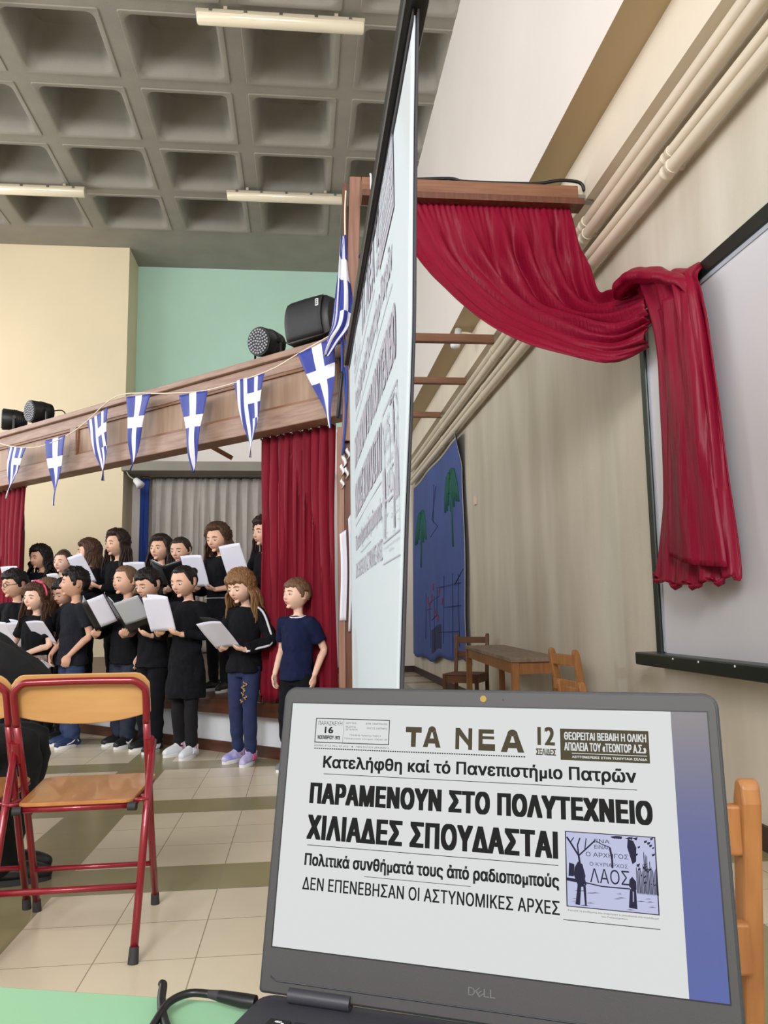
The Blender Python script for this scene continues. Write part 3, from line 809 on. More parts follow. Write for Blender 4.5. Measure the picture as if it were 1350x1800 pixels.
# the rolled band that twists over the board corner
mb = MB(); mb.tube([(1.89, 4.32, 2.92), (1.84, 4.18, 2.90), (1.83, 4.02, 2.90), (1.83, 3.82, 2.83), (1.83, 3.62, 2.73), (1.85, 3.46, 2.63), (1.88, 3.40, 2.5)], [.03, .055, .066, .064, .06, .05, .02], 22, sub=8, flat=.6)
for i, p in enumerate(mb.v):
    k = i % 22; mb.v[i] = p+V((.0, .004, .006))*sin(k*2*pi/22*5)
for i, p in enumerate(mb.v):
    mb.v[i] = p+V((.012*noise.noise(p*9), .01*noise.noise(p*9+V((5, 0, 0))), .014*noise.noise(p*9+V((0, 7, 0)))))
mb.build('twisted_band', 'red_satin', sw)

# ------------------------------------------------------------------ pennant string and flags
sp = [(-3.077, 8.227, 2.854), (-2.826, 7.998, 2.758), (-2.477, 7.678, 2.69), (-2.125, 7.355, 2.727), (-1.896, 7.145, 2.812), (-1.557, 6.835, 2.966), (-1.071, 6.389, 2.865), (-.703, 6.053, 2.80), (-.242, 5.63, 2.818), (-.002, 5.41, 2.885), (.235, 5.19, 2.955)]
sp = [V(p)+V((-.03, -.03, 0)) for p in sp]
mb = MB(); mb.tube([sp[0]+(sp[0]-sp[1])]+sp, .005, 6, sub=4); o = mb.build('pennant_string', 'flag_string'); tag(o, 'thin cream string sagging along the panelled beam with pennants on it', 'string')
def pennant(a, b, tip, kind, label, seed):
    a, b, tip = V(a), V(b), V(tip); off = V((-.03, -.03, 0)); a += off; b += off; tip += off
    n = (b-a).cross(tip-a).normalized(); rnd = random.Random(seed); p1, p2 = rnd.uniform(0, 6), rnd.uniform(0, 6)
    Wd = (b-a).length; Ln = ((tip-(a+b)/2)).length
    def fn(u, v):
        e0 = a.lerp(tip, v); e1 = b.lerp(tip, v); p = e0.lerp(e1, u)
        w = .022*sin(v*7+p1+u*2.5)*v+.014*sin(u*7+p2+v*3)*(1-v)*(.3+v)
        return p+n*w
    def uvf(u, v):                     # flag-plane coordinates: stripes run parallel, the taper cuts them
        return (u, v) if kind == 'cross' else (.5+(u-.5)*(1-.75*v), v)
    mb = MB(); mb.grid(fn, 14, 26, 0, uvf)
    o = mb.build('pennant', 'pennant_'+kind, None, solid=.002)
    tag(o, label, 'pennant', 'blue and white pennants on the string')
PEN = [((-2.882, 8.049, 2.764), (-2.637, 7.824, 2.712), (-2.872, 8.04, 2.239), 'stripes', 'striped blue and white pennant at the far end of the string'),
 ((-2.393, 7.601, 2.732), (-2.139, 7.368, 2.735), (-2.239, 7.46, 2.09), 'cross', 'blue pennant with white cross, second from the far end'),
 ((-1.889, 7.139, 2.806), (-1.658, 6.928, 2.89), (-1.69, 6.957, 2.24), 'stripes', 'tilted striped pennant, third from the far end of the string'),
 ((-1.466, 6.752, 2.93), (-1.219, 6.525, 2.90), (-1.4, 6.691, 2.283), 'cross', 'white cross pennant hung highest on the beam, fourth from the far end'),
 ((-.955, 6.283, 2.82), (-.703, 6.053, 2.80), (-.821, 6.161, 2.17), 'cross', 'white cross pennant hanging in front of the slanting strut'),
 ((-.486, 5.854, 2.81), (-.242, 5.63, 2.818), (-.343, 5.723, 2.202), 'stripes', 'striped pennant hanging beside the red curtain by the post'),
 ((-.002, 5.41, 2.885), (.254, 5.175, 2.94), (.224, 5.203, 2.301), 'cross', 'biggest cross pennant, tilted at the post beside the loudspeaker')]
for k, q in enumerate(PEN): pennant(*q, seed=k+11)
def hung_flag(pts, label, seed, kind):
    # a flag hanging folded on a cord: strip through (left, right) pairs from top to bottom
    rows = [catmull([V(l), (V(l)+V(r))/2+V((-.03, -.03, 0)), V(r)], 6) for l, r in pts]
    mb = MB(); cols = [catmull([r[k] for r in rows], 8) for k in range(len(rows[0]))]; nU, nV = len(cols), len(cols[0])
    vs = [cols[i][j]+V((0, -.02*sin(i*1.3+j*.15), 0)) for j in range(nV) for i in range(nU)]
    mb.add(vs, [[j*nU+i, j*nU+i+1, (j+1)*nU+i+1, (j+1)*nU+i] for j in range(nV-1) for i in range(nU-1)])
    mb.uv = {j*nU+i: (.05+.9*i/(nU-1), .05+.9*j/(nV-1)) for j in range(nV) for i in range(nU)}
    t = thing('hanging_flag', label, 'flag', group='flags hanging at the wooden post'); mb.build('flag_cloth', kind, t, solid=.003)
    return t
t = hung_flag([((.285, 5.07, 3.60), (.30, 5.07, 3.62)), ((.255, 5.06, 3.44), (.31, 5.06, 3.40)), ((.225, 5.06, 3.22), (.335, 5.06, 3.20)), ((.20, 5.06, 3.0), (.325, 5.06, 3.0)), ((.175, 5.06, 2.90), (.24, 5.06, 2.86)), ((.16, 5.06, 2.77), (.175, 5.06, 2.76))],
          'folded striped flag drooping on the stage side of the wooden post', 2, 'pennant_stripes')
MB().tube([(.30, 5.07, 3.95), (.292, 5.07, 3.8), (.292, 5.07, 3.6)], .006, 6, sub=3).build('cord', 'flag_string', t)
t = hung_flag([((.425, 4.95, 3.50), (.435, 4.95, 3.5)), ((.405, 4.95, 3.4), (.47, 4.95, 3.4)), ((.41, 4.95, 3.28), (.46, 4.95, 3.26)), ((.40, 4.95, 3.1), (.47, 4.95, 3.1)), ((.40, 4.95, 2.85), (.44, 4.95, 2.85))],
          'bunched blue and white flag between the wooden post and the projection screen', 3, 'pennant_cross')
mb = MB(); mb.tube([(.44, 4.93, 3.50), (.44, 4.93, 3.41)], [.012, .07], 14); mb.build('cord_cap', 'mural_dark', t)
mb = MB()
for x0, x1, z0, z1, k in ((.262, .245, 2.95, 2.35, 0), (.285, .27, 2.9, 2.2, 1), (.275, .262, 2.7, 2.1, 2)):
    mb.tube([(x0, 5.085, z0), (x0+.012*sin(k), 5.07, (z0+z1)/2), (x1, 5.085, z1)], .008, 6, sub=6)
o = mb.build('tangled_ribbon', 'blue_cloth'); tag(o, 'tangle of thin blue ribbon hanging down the wooden post', 'ribbon')
for k, (x, z0, z1, lab) in enumerate(((.262, 1.02, 1.58, 'long torn strip of white paper taped to the post'), (.305, .95, 1.68, 'narrow strip of white paper on the post next to the screen edge'))):
    w = .042 if k == 0 else .016
    mb = MB(); mb.grid(lambda u, v: (x-w/2+w*u*(1-.25*sin(v*5)**2*k)+.006*sin(v*4), 5.116-.012*sin(v*3.0)-.004*sin(u*6), z1+(z0-z1)*v+(.03*u if v < .1 else 0)), 4, 20)
    o = mb.build('paper_strip', 'paper', None, solid=.002); tag(o, lab, 'paper')
mb = MB()
for x, z, s in ((.262, 1.99, .05), (.275, 2.05, .06), (.262, 1.9, .04), (.30, 2.1, .05), (.29, 1.97, .05)):
    mb.grid(lambda u, v: (x+s*.35*(u-.5)+.01*sin(v*5), 5.118-.02*abs(sin(u*3)), z+s*(1.3*v-.5)+.02*u), 3, 4)
o = mb.build('tape_scraps', 'label_white', None, solid=.002); tag(o, 'torn white scraps of tape stuck on the post', 'tape')

# ------------------------------------------------------------------ projection screen
ps = thing('projection_screen', 'pull-up projection screen seen almost edge-on with a newspaper page on it', 'projection screen')
YF, SXP = 4.28, .265
def near_edge(z):
    E_ = [(2.6, 1.60), (2.46, 1.64), (2.2, 1.71), (1.74, 1.80), (1.53, 1.885), (1.3, 2.0), (.88, 2.17), (.4, 2.27)]
    for (z1, a), (z0, b) in zip(E_[:-1], E_[1:]):
        if z >= z0: return b+(a-b)*(z-z0)/(z1-z0)
    return 2.27
def screen_pt(u, z, d=0.0):
    # u 0 at the far edge, 1 at the near edge
    f = max(0, min(1, (2.46-z)/1.8))
    yn = near_edge(z)
    y = YF+(yn-YF)*u
    x = SXP-.003*u-.006*sin(u*3.1)*f+.003*sin(z*9+u*7)*u*(1-u)*2
    return V((x-d, y, z))
mb = MB(); mb.grid(lambda u, v: screen_pt(u, 2.44-v*1.9), 40, 40); mb.build('fabric', 'screen_fabric', ps, solid=.004)
mb = MB(); mb.grid(lambda u, v: screen_pt(.982+.026*u+.012*smoothstep(.45, .8, v), 2.44-v*1.9, -.006), 2, 40)
mb.grid(lambda u, v: screen_pt(u, 2.455-.03*v-.006*sin(u*23), .004), 60, 2); mb.build('border', 'screen_edge', ps, solid=.004)
mb = MB(); mb.box((SXP-.03, 1.45, 2.455), (SXP+.03, YF+.03, 2.525)); mb.build('top_bar', 'black_metal', ps, smooth=False, bevel=.012)
mb = MB(); mb.box((SXP-.04, 1.85, .50), (SXP+.04, YF+.03, .56)); mb.build('bottom_case', 'black_metal', ps, smooth=False, bevel=.01)
mb = MB(); mb.tube([(.30, 3.1, .02), (.30, 3.1, 2.5)], .014, 10); mb.build('back_pole', 'black_metal', ps)
for a in (0.4, 2.5, 4.6):
    mb = MB(); mb.tube([(.30, 3.1, .42), (.30+.33*cos(a), 3.1+.5*sin(a), .014)], .012, 8, round_=True); mb.build('leg', 'black_metal', ps)
mb = MB(); mb.tube([(.225, 4.36, 2.43), (.20, 4.37, 2.18)], .012, 8, round_=True); mb.build('strap', 'black_plastic', ps)
# ------------------------------------------------------------------ the newspaper page (metres on the laptop panel; origin at its lower corner)
#   text, left, right, bottom, top, ink, weight
PAGE = [('ΠΑΡΑΣΚΕΥΗ', .0262, .0484, .1754, .1788, 'k', .0), ('16', .0325, .0405, .1686, .1742, 'k', .0003), ('ΝΟΕΜΒΡΙΟΥ 1973', .0262, .0472, .1636, .1668, 'k', .0002),
 ('ΙΔΡΥΤΗΣ:', .0520, .0620, .1770, .1784, 'k', .0), ('ΔΗΜ. ΛΑΜΠΡΑΚΗΣ', .0700, .0895, .1770, .1784, 'k', .0),
 ('ΕΚΔΟΤΗΣ', .0520, .0612, .1738, .1752, 'k', .0), ('ΔΙΕΥΘΥΝΤΗΣ', .0520, .0630, .1718, .1732, 'k', .0), ('ΧΡΗΣΤΟΣ ΛΑΜΠΡΑΚΗΣ', .0712, .0895, .1732, .1747, 'k', .0),
 ('ΓΡΑΦΕΙΑ: Χρήστου Λαδά 3', .0560, .0840, .1668, .1684, 'k', .0), ('Τηλεφωνικόν κέντρον: 230.221-29', .0510, .0900, .1640, .1656, 'k', .0),
 ('ΑΘΗΝΑΙ, ΕΤΟΣ 29ον, ΑΡ. 8713    ✱   ΤΙΜΗ ΦΥΛΛΟΥ ΔΡΑΧΜΕΣ 2', .0236, .0918, .1573, .1590, 'k', .0),
 ('12', .2163, .2300, .1652, .1794, 'b', .0006), ('ΣΕΛΙΔΕΣ', .2150, .2308, .1576, .1626, 'b', .0003),
 ('ΘΕΩΡΕΙΤΑΙ ΒΕΒΑΙΗ Η ΟΛΙΚΗ', .2372, .2992, .1700, .1760, 'w', .00022), ('ΑΠΩΛΕΙΑ ΤΟΥ «ΤΕΟΝΤΟΡ Α.Σ.»', .2372, .2988, .1618, .1682, 'w', .00022), ('ΛΕΠΤΟΜΕΡΕΙΕΣ ΣΤΗΝ ΤΕΛΕΥΤΑΙΑ ΣΕΛΙΔΑ', .2430, .2990, .1564, .1582, 'w', .0001),
 ('Κατελήφθη καί τό Πανεπιστήμιο Πατρῶν', .0332, .2905, .1374, .1502, 'k', .00045),
 ('ΠΑΡΑΜΕΝΟΥΝ ΣΤΟ ΠΟΛΥΤΕΧΝΕΙΟ', .0230, .3008, .1106, .1277, 'h', .0012), ('ΧΙΛΙΑΔΕΣ ΣΠΟΥΔΑΣΤΑΙ', .0228, .2308, .0824, .1020, 'h', .0012),
 ('Πολιτικά συνθήματά τους ἀπό ραδιοπομπούς', .0228, .2312, .0600, .0722, 'k', .00045), ('ΔΕΝ ΕΠΕΝΕΒΗΣΑΝ ΟΙ ΑΣΤΥΝΟΜΙΚΕΣ ΑΡΧΕΣ', .0225, .2312, .0440, .0537, 'k', .0002),
 ('Ένα από τα συνθήματα που ανάρτησαν οι σπουδασταί στο κιγκλίδωμα', .2370, .3008, .0474, .0490, 'k', .0), ('του Πολυτεχνείου.', .2610, .2800, .0452, .0467, 'k', .0)]
def logo_letters():
    # the rounded masthead letters ΤΑ ΝΕΑ as thick strokes in a unit box each: list of polygons
    out = []
    def seg(x0, y0, x1, y1, w):
        d = V((x1-x0, y1-y0)).normalized(); n = V((-d.y, d.x))*w/2
        return [(x0+n.x, y0+n.y), (x0-n.x, y0-n.y), (x1-n.x, y1-n.y), (x1+n.x, y1+n.y)]
    def T(x, w): return [[(x, .72), (x, 1), (x+w, 1), (x+w, .72)], [(x+w*.35, 0), (x+w*.35, .8), (x+w*.65, .8), (x+w*.65, 0)]]
    def Al(x, w):
        arc = [(x+w*.5+w*.22*cos(a), .8+.2*sin(a)) for a in [pi*k/10 for k in range(11)]]
        inn = [(x+w*.5+w*.02*cos(a), .70) for a in [pi*k/10 for k in range(11)]]
        ps = [[arc[k], arc[k+1], inn[k+1], inn[k]] for k in range(10)]
        ps += [[(x+w*.72, .8), (x+w, 0), (x+w*.73, 0), (x+w*.53, .70)], [(x+w*.28, .8), (x+w*.47, .70), (x+w*.27, 0), (x, 0)]]
        ps += [[(x+w*.2, .18), (x+w*.22, .42), (x+w*.78, .42), (x+w*.8, .18)]]
        return ps
    def N(x, w): return [[(x, 0), (x, 1), (x+w*.23, 1), (x+w*.23, 0)], [(x+w*.77, 0), (x+w*.77, 1), (x+w, 1), (x+w, 0)], [(x, 1), (x+w*.26, 1), (x+w, .22), (x+w, 0), (x+w*.78, .16), (x, .86)]]
    def E(x, w): return [[(x, 0), (x, 1), (x+w*.25, 1), (x+w*.25, 0)], [(x, .80), (x, 1), (x+w*.92, 1), (x+w*.92, .80)], [(x, .54), (x, .68), (x+w*.95, .68), (x+w*.95, .54)], [(x, 0), (x, .32), (x+w, .32), (x+w, 0)]]
    for f, a0, a1, b0, b1 in ((T, .1063, .1202, .1600, .1762), (Al, .1215, .1368, .1602, .1772), (N, .1492, .1633, .1595, .1765), (E, .1685, .1822, .1592, .1760), (Al, .1868, .2058, .1588, .1765)):
        for p in f(0, 1): out.append([(a0+x*(a1-a0), b0+y*(b1-b0)) for x, y in p])
    return out
RULES = [(.0344, .2906, .1348, .1353), (.0240, .2308, .0778, .0783), (.0759, .1637, .0577, .0581), (.2336, .3017, .0413, .0418)]
def bar(a0, a1, b0, b1): return [(a0, b0), (a1, b0), (a1, b1), (a0, b1)]
def page_layout(full=True):
    """dict ink -> list of (verts2d, faces)"""
    out = {'k': [], 'h': [], 'b': [], 'w': [], 'block': [], 'pale': [], 'pic': []}
    for s, a0, a1, b0, b1, ink, bold in PAGE:
        if not full and (b1-b0) < .0022: continue
        vs, fs = text_mesh(s, 1.12 if ink == 'h' else 1.03)
        xs_ = [v.x for v in vs]; ys_ = [v.y for v in vs]; x0, x1, y0, y1 = min(xs_), max(xs_), min(ys_), max(ys_)
        wx = bold; wy = bold*.55; a0 += wx; a1 -= wx; b0 += wy; b1 -= wy
        sh = [(0, 0)] if bold == 0 else ([(-1, -1), (1, 1), (-1, 1), (1, -1), (-.34, -1), (.34, 1), (-.34, 1), (.34, -1), (-1, 0), (-.67, 0), (-.34, 0), (0, 0), (.34, 0), (.67, 0), (1, 0)] if bold > .0008 else [(-1, -1), (1, 1), (-1, 1), (1, -1)])
        for ox, oy in sh:
            out[ink].append(([(a0+(v.x-x0)/(x1-x0)*(a1-a0)+ox*wx, b0+(v.y-y0)/(y1-y0)*(b1-b0)+oy*wy) for v in vs], fs))
    for p in logo_letters(): out['b'].append((p, [list(range(len(p)))]))
    for r in RULES: out['k'].append((bar(*r), [[0, 1, 2, 3]]))
    w = .0007
    for r in ((.0236, .0918, .1806, .1806+w), (.0236, .0918, .1606, .1606+w), (.0236, .0236+w, .1606, .1813), (.0918-w, .0918, .1606, .1813), (.0498, .0500, .1612, .1806)): out['k'].append((bar(*r), [[0, 1, 2, 3]]))
    n = 90
    for k in range(n):                                   # dotted rule under the masthead
        a = .0239+(.2071-.0239)*k/n; out['k'].append((bar(a, a+.0014, .1553, .1562), [[0, 1, 2, 3]]))
    out['block'].append((bar(.2342, .3010, .1546, .1785), [[0, 1, 2, 3]]))
    out['w'].append((bar(.2430, .2990, .1597, .1602), [[0, 1, 2, 3]]))
    # press photograph: two people with a banner between bare trees and a fence
    out['pale'].append((bar(.2362, .3017, .0506, .1028), [[0, 1, 2, 3]]))
    P = lambda x, y: (.2362+.0655*x, .0506+.0522*y)
    pic = out['pic']
    def pp(*pts): pic.append(([P(*q) for q in pts], [list(range(len(pts)))]))
    def stroke(pts, w):
        for (x0, y0), (x1, y1) in zip(pts[:-1], pts[1:]):
            d = V((x1-x0, y1-y0)).normalized(); n_ = V((-d.y, d.x))*w/2
            pp((x0+n_.x, y0+n_.y), (x0-n_.x, y0-n_.y), (x1-n_.x, y1-n_.y), (x1+n_.x, y1+n_.y))
    for e in (bar(0, 1, 0, .012), bar(0, 1, .988, 1), bar(0, .012, 0, 1), bar(.988, 1, 0, 1)): pp(*e)
    stroke([(.22, .3), (.17, .5), (.15, .68), (.06, .85), (.02, .92)], .022); stroke([(.15, .68), (.14, .82), (.17, .92)], .016); stroke([(.15, .68), (.22, .76), (.34, .9)], .018)
    stroke([(.06, .85), (.1, .92)], .012); stroke([(.22, .76), (.24, .92)], .012); stroke([(.5, .82), (.52, .66), (.52, .55)], .022); stroke([(.34, .9), (.4, .86), (.5, .82)], .012)
    pp((.0, .34), (.0, .38), (.22, .36), (.22, .31)); pp((.03, .4), (.04, .58), (.1, .56), (.09, .4))
    pp((.09, .42), (.1, .52), (.14, .6), (.19, .57), (.22, .42), (.2, .28), (.14, .26)); pp((.13, .3), (.1, .04), (.15, .03), (.17, .28)); pp((.19, .3), (.205, .03), (.225, .03), (.22, .3))
    stroke([(.22, .33), (.4, .3), (.7, .3)], .016)
    pp((.70, .95), (.69, .84), (.74, .62), (.78, .66), (.79, .84), (.76, .93))
    pp((.70, .42), (.69, .34), (.74, .26), (.77, .3), (.77, .4), (.73, .46)); pp((.70, .30), (.68, .06), (.77, .05), (.765, .3), (.74, .3), (.735, .14), (.725, .14), (.73, .3))
    rnd = random.Random(4)
    for k in range(16):
        x = .775+.0145*k; t_ = rnd.uniform(.5, .8); pp((x, .26), (x, t_), (x+.008, t_+.03), (x+.011, .24))
    for k in range(26):
        x, y = rnd.uniform(.76, .97), rnd.uniform(.35, .98); r_ = rnd.uniform(.008, .025); pp((x, y), (x+r_, y+r_*.6), (x+r_*1.4, y+r_*2), (x-r_*.3, y+r_*1.3))
    for k in range(14):
        x = rnd.uniform(.5, .75); pp((x, .95+rnd.uniform(0, .03)), (x+.05, .94), (x+.06, .98))
    for k in range(18):
        x, y = rnd.uniform(.02, .95), rnd.uniform(.02, .22); pp((x, y), (x+rnd.uniform(.03, .12), y+.005), (x+.05, y+.012))
    for s, x0, x1, y0, y1, b_ in (('ΕΝΑ', .33, .5, .87, .92, .0), ('ΕΙΝΑΙ', .33, .48, .79, .84, .0), ('Ο ΑΡΧΗΓΟΣ', .23, .70, .68, .74, .0), ('Ο ΚΥΡΙΑΡΧΟΣ', .27, .69, .56, .61, .0), ('ΛΑΟΣ', .27, .70, .34, .53, -.004)):
        vs, fs = text_mesh(s); xs_ = [v.x for v in vs]; ys_ = [v.y for v in vs]
        q0, q1, r0, r1 = min(xs_), max(xs_), min(ys_), max(ys_)
        pic.append(([P(x0+(v.x-q0)/(q1-q0)*(x1-x0), y0+(v.y-r0)/(r1-r0)*(y1-y0)) for v in vs], fs))
    return out
LAY = page_layout()
# projected page on the big screen, its light and dark put into mesh colour
mb = MB()
def to_screen(a, b):
    d = b-.0416; z = 1.216+6.9*d+16*d*d if d > 0 else 1.216+6.9*d
    y = 3.982-6.345*a
    yn = near_edge(z)
    return screen_pt((y-YF)/(yn-YF), z, .005)
for ink in ('k', 'h', 'b', 'block', 'pic'):
    for vs, fs in LAY[ink]: mb.add([to_screen(*p) for p in vs], fs, 0)
for vs, fs in LAY['w']: mb.add([to_screen(*p)-V((.002, 0, 0)) for p in vs], fs, 1)
mb.build('projected_page', ['projected_shade', 'screen_fabric'], ps, smooth=False, fix=False)

# ------------------------------------------------------------------ laptop
LO = V((-.024, .689, .792)); E1 = V((.9135, -.4067, 0)).normalized(); LYAW = atan2(E1.y, E1.x)
TILT = radians(12.0)
# root on the table under the hinge; local x along the hinge, y to the back, z up
hin = LO+E1*.172-(V((.089, .187, .978)).normalized())*.034
lt = thing('laptop', 'open dark grey laptop showing a Greek newspaper page on its screen', 'laptop', (hin.x, hin.y, .743), LYAW)
HZ = hin.z-.743
def lid(a, b, d=0.0):                       # panel coordinates -> local; d towards the viewer
    x = a-.172; t = b+.034
    return V((x, sin(TILT)*t-cos(TILT)*d, HZ+cos(TILT)*t+sin(TILT)*d))
def lid_slab(a0, a1, b0, b1, r, d0, d1, n=6):
    o = []
    for cx, cy, a_ in ((a1-r, b1-r, 0), (a0+r, b1-r, 90), (a0+r, b0+r*.3, 180), (a1-r, b0+r*.3, 270)):
        rr = r if a_ < 180 else r*.3
        cx2 = cx if a_ < 180 else (a0+rr if a_ == 180 else a1-rr)
        for k in range(n+1):
            an = radians(a_+90*k/n); o.append((cx2+rr*cos(an), cy+rr*sin(an)))
    return [[lid(x, y, d0) for x, y in o], [lid(x, y, d1) for x, y in o]]
mb = MB(); mb.loft(lid_slab(-.0095, .3530, -.0345, .2080, .011, -.006, .001)); ld = mb.build('lid', 'laptop_shell', lt, smooth=False, bevel=.0015)
mb = MB(); mb.loft(lid_slab(-.0075, .3510, -.0330, .2062, .0095, .0005, .0022)); mb.build('bezel', 'laptop_bezel', lt, smooth=False, bevel=.0008)
mb = MB(); mb.poly([lid(-.0012, -.0010, .0024), lid(.3450, -.0010, .0024), lid(.3450, .1945, .0024), lid(-.0012, .1945, .0024)]); mb.build('panel_gap', 'laptop_bezel_gap', lt, smooth=False, fix=False)
scr = MB()
scr.poly([lid(0, 0, .0026), lid(.3180, 0, .0026), lid(.3180, .1935, .0026), lid(0, .1935, .0026)], 0)
# the strip of slide background beside the page: grey at the top to blue below
n = 12
sp_ = MB(); sp_.grid(lambda u, v: lid(.3180+.026*u, .1935*v, .0026), 1, n)
def strip_mat():
    m = bpy.data.materials.new('slide_strip'); m.use_nodes = True; nt = m.node_tree; b = nt.nodes['Principled BSDF']
    tc = nt.nodes.new('ShaderNodeTexCoord'); s = nt.nodes.new('ShaderNodeSeparateXYZ'); nt.links.new(tc.outputs['Generated'], s.inputs[0])
    b.inputs['Base Color'].default_value = (.02, .02, .02, 1); cr = nt.nodes.new('ShaderNodeValToRGB'); e = cr.color_ramp.elements
    e[0].position = 0; e[0].color = srgb(64, 82, 158); e[1].position = .95; e[1].color = srgb(98, 92, 100)
    q = e.new(.55); q.color = srgb(66, 76, 140)
    nt.links.new(s.outputs['Z'], cr.inputs[0]); nt.links.new(cr.outputs[0], b.inputs['Emission Color'])
    b.inputs['Emission Strength'].default_value = .95; b.inputs['Roughness'].default_value = .35; M['slide_strip'] = m
strip_mat()
sc_o = scr.build('display', 'page_white', lt, smooth=False, fix=False)
sp_.build('slide_strip', 'slide_strip', sc_o, smooth=False, fix=False)
mb = MB()
INK = {'k': (0, .0028), 'h': (0, .0028), 'b': (1, .0028), 'block': (1, .0028), 'w': (2, .0030), 'pale': (3, .0027), 'pic': (4, .0029)}
for ink, (mi, d) in INK.items():
    for k, (vs, fs) in enumerate(LAY[ink]): mb.add([lid(p[0], p[1], d+.0000004*k) for p in vs], fs, mi)
mb.build('newspaper_print', ['page_ink', 'page_brown', 'page_white', 'photo_pale', 'photo_ink'], sc_o, smooth=False, fix=False)
mb = MB(); mb.tube([lid(.1721, .2004, .002), lid(.1721, .2004, .0026)], .0027, 18); mb.build('webcam', 'lens_gold', lt, sharp=40)
mb = MB(); mb.tube([lid(.1885, .2002, .002), lid(.1885, .2002, .0026)], .0006, 8); mb.build('indicator', 'laptop_bezel_gap', lt, sharp=40)
mb = MB()
vs, fs = text_mesh('D'); X0 = .1625
def put(s, a0, a1, b0, b1, slant=0):
    vs, fs = text_mesh(s); xs_ = [v.x for v in vs]; ys_ = [v.y for v in vs]
    q0, q1, r0, r1 = min(xs_), max(xs_), min(ys_), max(ys_)
    mb.add([lid(a0+(v.x-q0)/(q1-q0)*(a1-a0), b0+(v.y-r0)/(r1-r0)*(b1-b0), .0026) for v in vs], fs)
put('D', .1627, .1678, -.0158, -.0104); put('L', .1744, .1786, -.0158, -.0104); put('L', .1790, .1832, -.0158, -.0104)
c, sn = cos(radians(38)), sin(radians(38))
vs, fs = text_mesh('E'); xs_ = [v.x for v in vs]; ys_ = [v.y for v in vs]; q0, q1, r0, r1 = min(xs_), max(xs_), min(ys_), max(ys_)
es = [((v.x-q0)/(q1-q0)*.0044-.0022, (v.y-r0)/(r1-r0)*.0052-.0026) for v in vs]
mb.add([lid(.1712+x*c-y*sn, -.0131+x*sn+y*c, .0026) for x, y in es], fs)
mb.build('maker_logo', 'logo_grey', lt, smooth=False, fix=False)
# crease across the chin, hinge covers
mb = MB(); mb.tube([lid(.0005, -.0215, .0022), lid(.006, -.0243, .0022), lid(.338, -.0243, .0022), lid(.343, -.0215, .0022)], .0007, 6); mb.build('chin_crease', 'laptop_shell', lt)
for a0, a1 in ((.018, .070), (.274, .326)):
    mb = MB(); mb.tube([lid(a0, -.033, .001), lid(a1, -.033, .001)], .0058, 14); mb.build('hinge', 'laptop_shell', lt, sharp=40)
# base with keyboard
def rr_base(x0, x1, y0, y1, r, z): return rrect((x0+x1)/2, (y0+y1)/2, (x1-x0)/2, (y1-y0)/2, r, z, 5)
bt = HZ-.004
mb = MB(); mb.loft([rr_base(-.1815+.004, .1810-.004, -.238, .006, .012, .004), rr_base(-.1815, .1810, -.240, .008, .014, .008), rr_base(-.1815, .1810, -.240, .008, .014, bt-.002), rr_base(-.1800, .1795, -.2385, .0065, .013, bt)])
mb.build('base', 'laptop_shell', lt, smooth=True, sharp=40)
mb = MB()
for sx in (-.15, .15):
    for sy in (-.215, -.03): mb.tube([(sx, sy, 0), (sx, sy, .005)], .008, 10)
mb.build('rubber_feet', 'rubber', lt, sharp=40)
mb = MB(); kl = MB()
rows = [(14, .0155, .010), (14, .0185, .016), (14, .0185, .016), (13, .0185, .016), (12, .0185, .016), (9, .0185, .016)]
y = -.030
for ri, (nk, _, kd) in enumerate(rows):
    x = -.158; step = .290/nk
    for k in range(nk):
        mb.box((x+.0012, y-kd, bt-.0005), (x+step-.0012, y, bt+.0016), bev=.0012); x += step
    y -= kd+.003
mb.build('keyboard', 'laptop_key', lt, smooth=False)
def legend(s, x, y, w, h):
    vs, fs = text_mesh(s, .0); xs_ = [v.x for v in vs]; ys_ = [v.y for v in vs]; q0, q1, r0, r1 = min(xs_), max(xs_), min(ys_), max(ys_)
    kl.add([(x+(v.x-q0)/(q1-q0)*w, y+(v.y-r0)/(r1-r0)*h, bt+.0018) for v in vs], fs)
legend('esc', -.1505, -.0362, .006, .0026); kl.tube([(-.1435, -.0366, bt+.0016), (-.1435, -.0366, bt+.0018)], .0012, 10)
legend('◁×', -.1325, -.0362, .006, .0028); legend('F1', -.1245, -.0385, .003, .0018)
legend('◁', -.1115, -.0362, .003, .0028); legend('F2', -.1040, -.0385, .003, .0018)
kl.build('key_legends', 'key_legend', lt, smooth=False, fix=False)
mb = MB(); mb.box((-.120, -.225, bt-.0005), (-.015, -.150, bt+.0006)); mb.build('touchpad', 'laptop_bezel', lt, smooth=False)

# ------------------------------------------------------------------ table with green top, charger cable
TY = radians(-15.2)
gt = thing('green_table', 'table with a pale green top under the laptop', 'table', (-.17, .742, 0), TY)
MB().box((-1.0, -.86, .712), (1.0, 0, .742)).build('table_top', 'green_table', gt, smooth=False, bevel=.004)
for x in (-.93, .93):
    for y_ in (-.80, -.06): MB().box((x-.02, y_-.02, 0), (x+.02, y_+.02, .712)).build('leg', 'steel', gt, smooth=False, bevel=.004)
MB().box((-.93, -.075, .655), (.93, -.045, .712)).build('apron', 'steel', gt, smooth=False)
cab = thing('charger_cable', 'black charger cable plugged into the side of the laptop and looping over the green table', 'cable')
mb = MB(); mb.tube([(-.038, .680, .7535), (-.048, .684, .7535), (-.068, .695, .7535)], [.0052, .0056, .0044], 12); mb.build('plug', 'cable_black', cab, sharp=50)
mb = MB(); mb.tube([(-.068, .695, .7535), (-.078, .7, .7535)], [.0042, .003], 10); mb.build('strain_relief', 'rubber', cab, sharp=50)
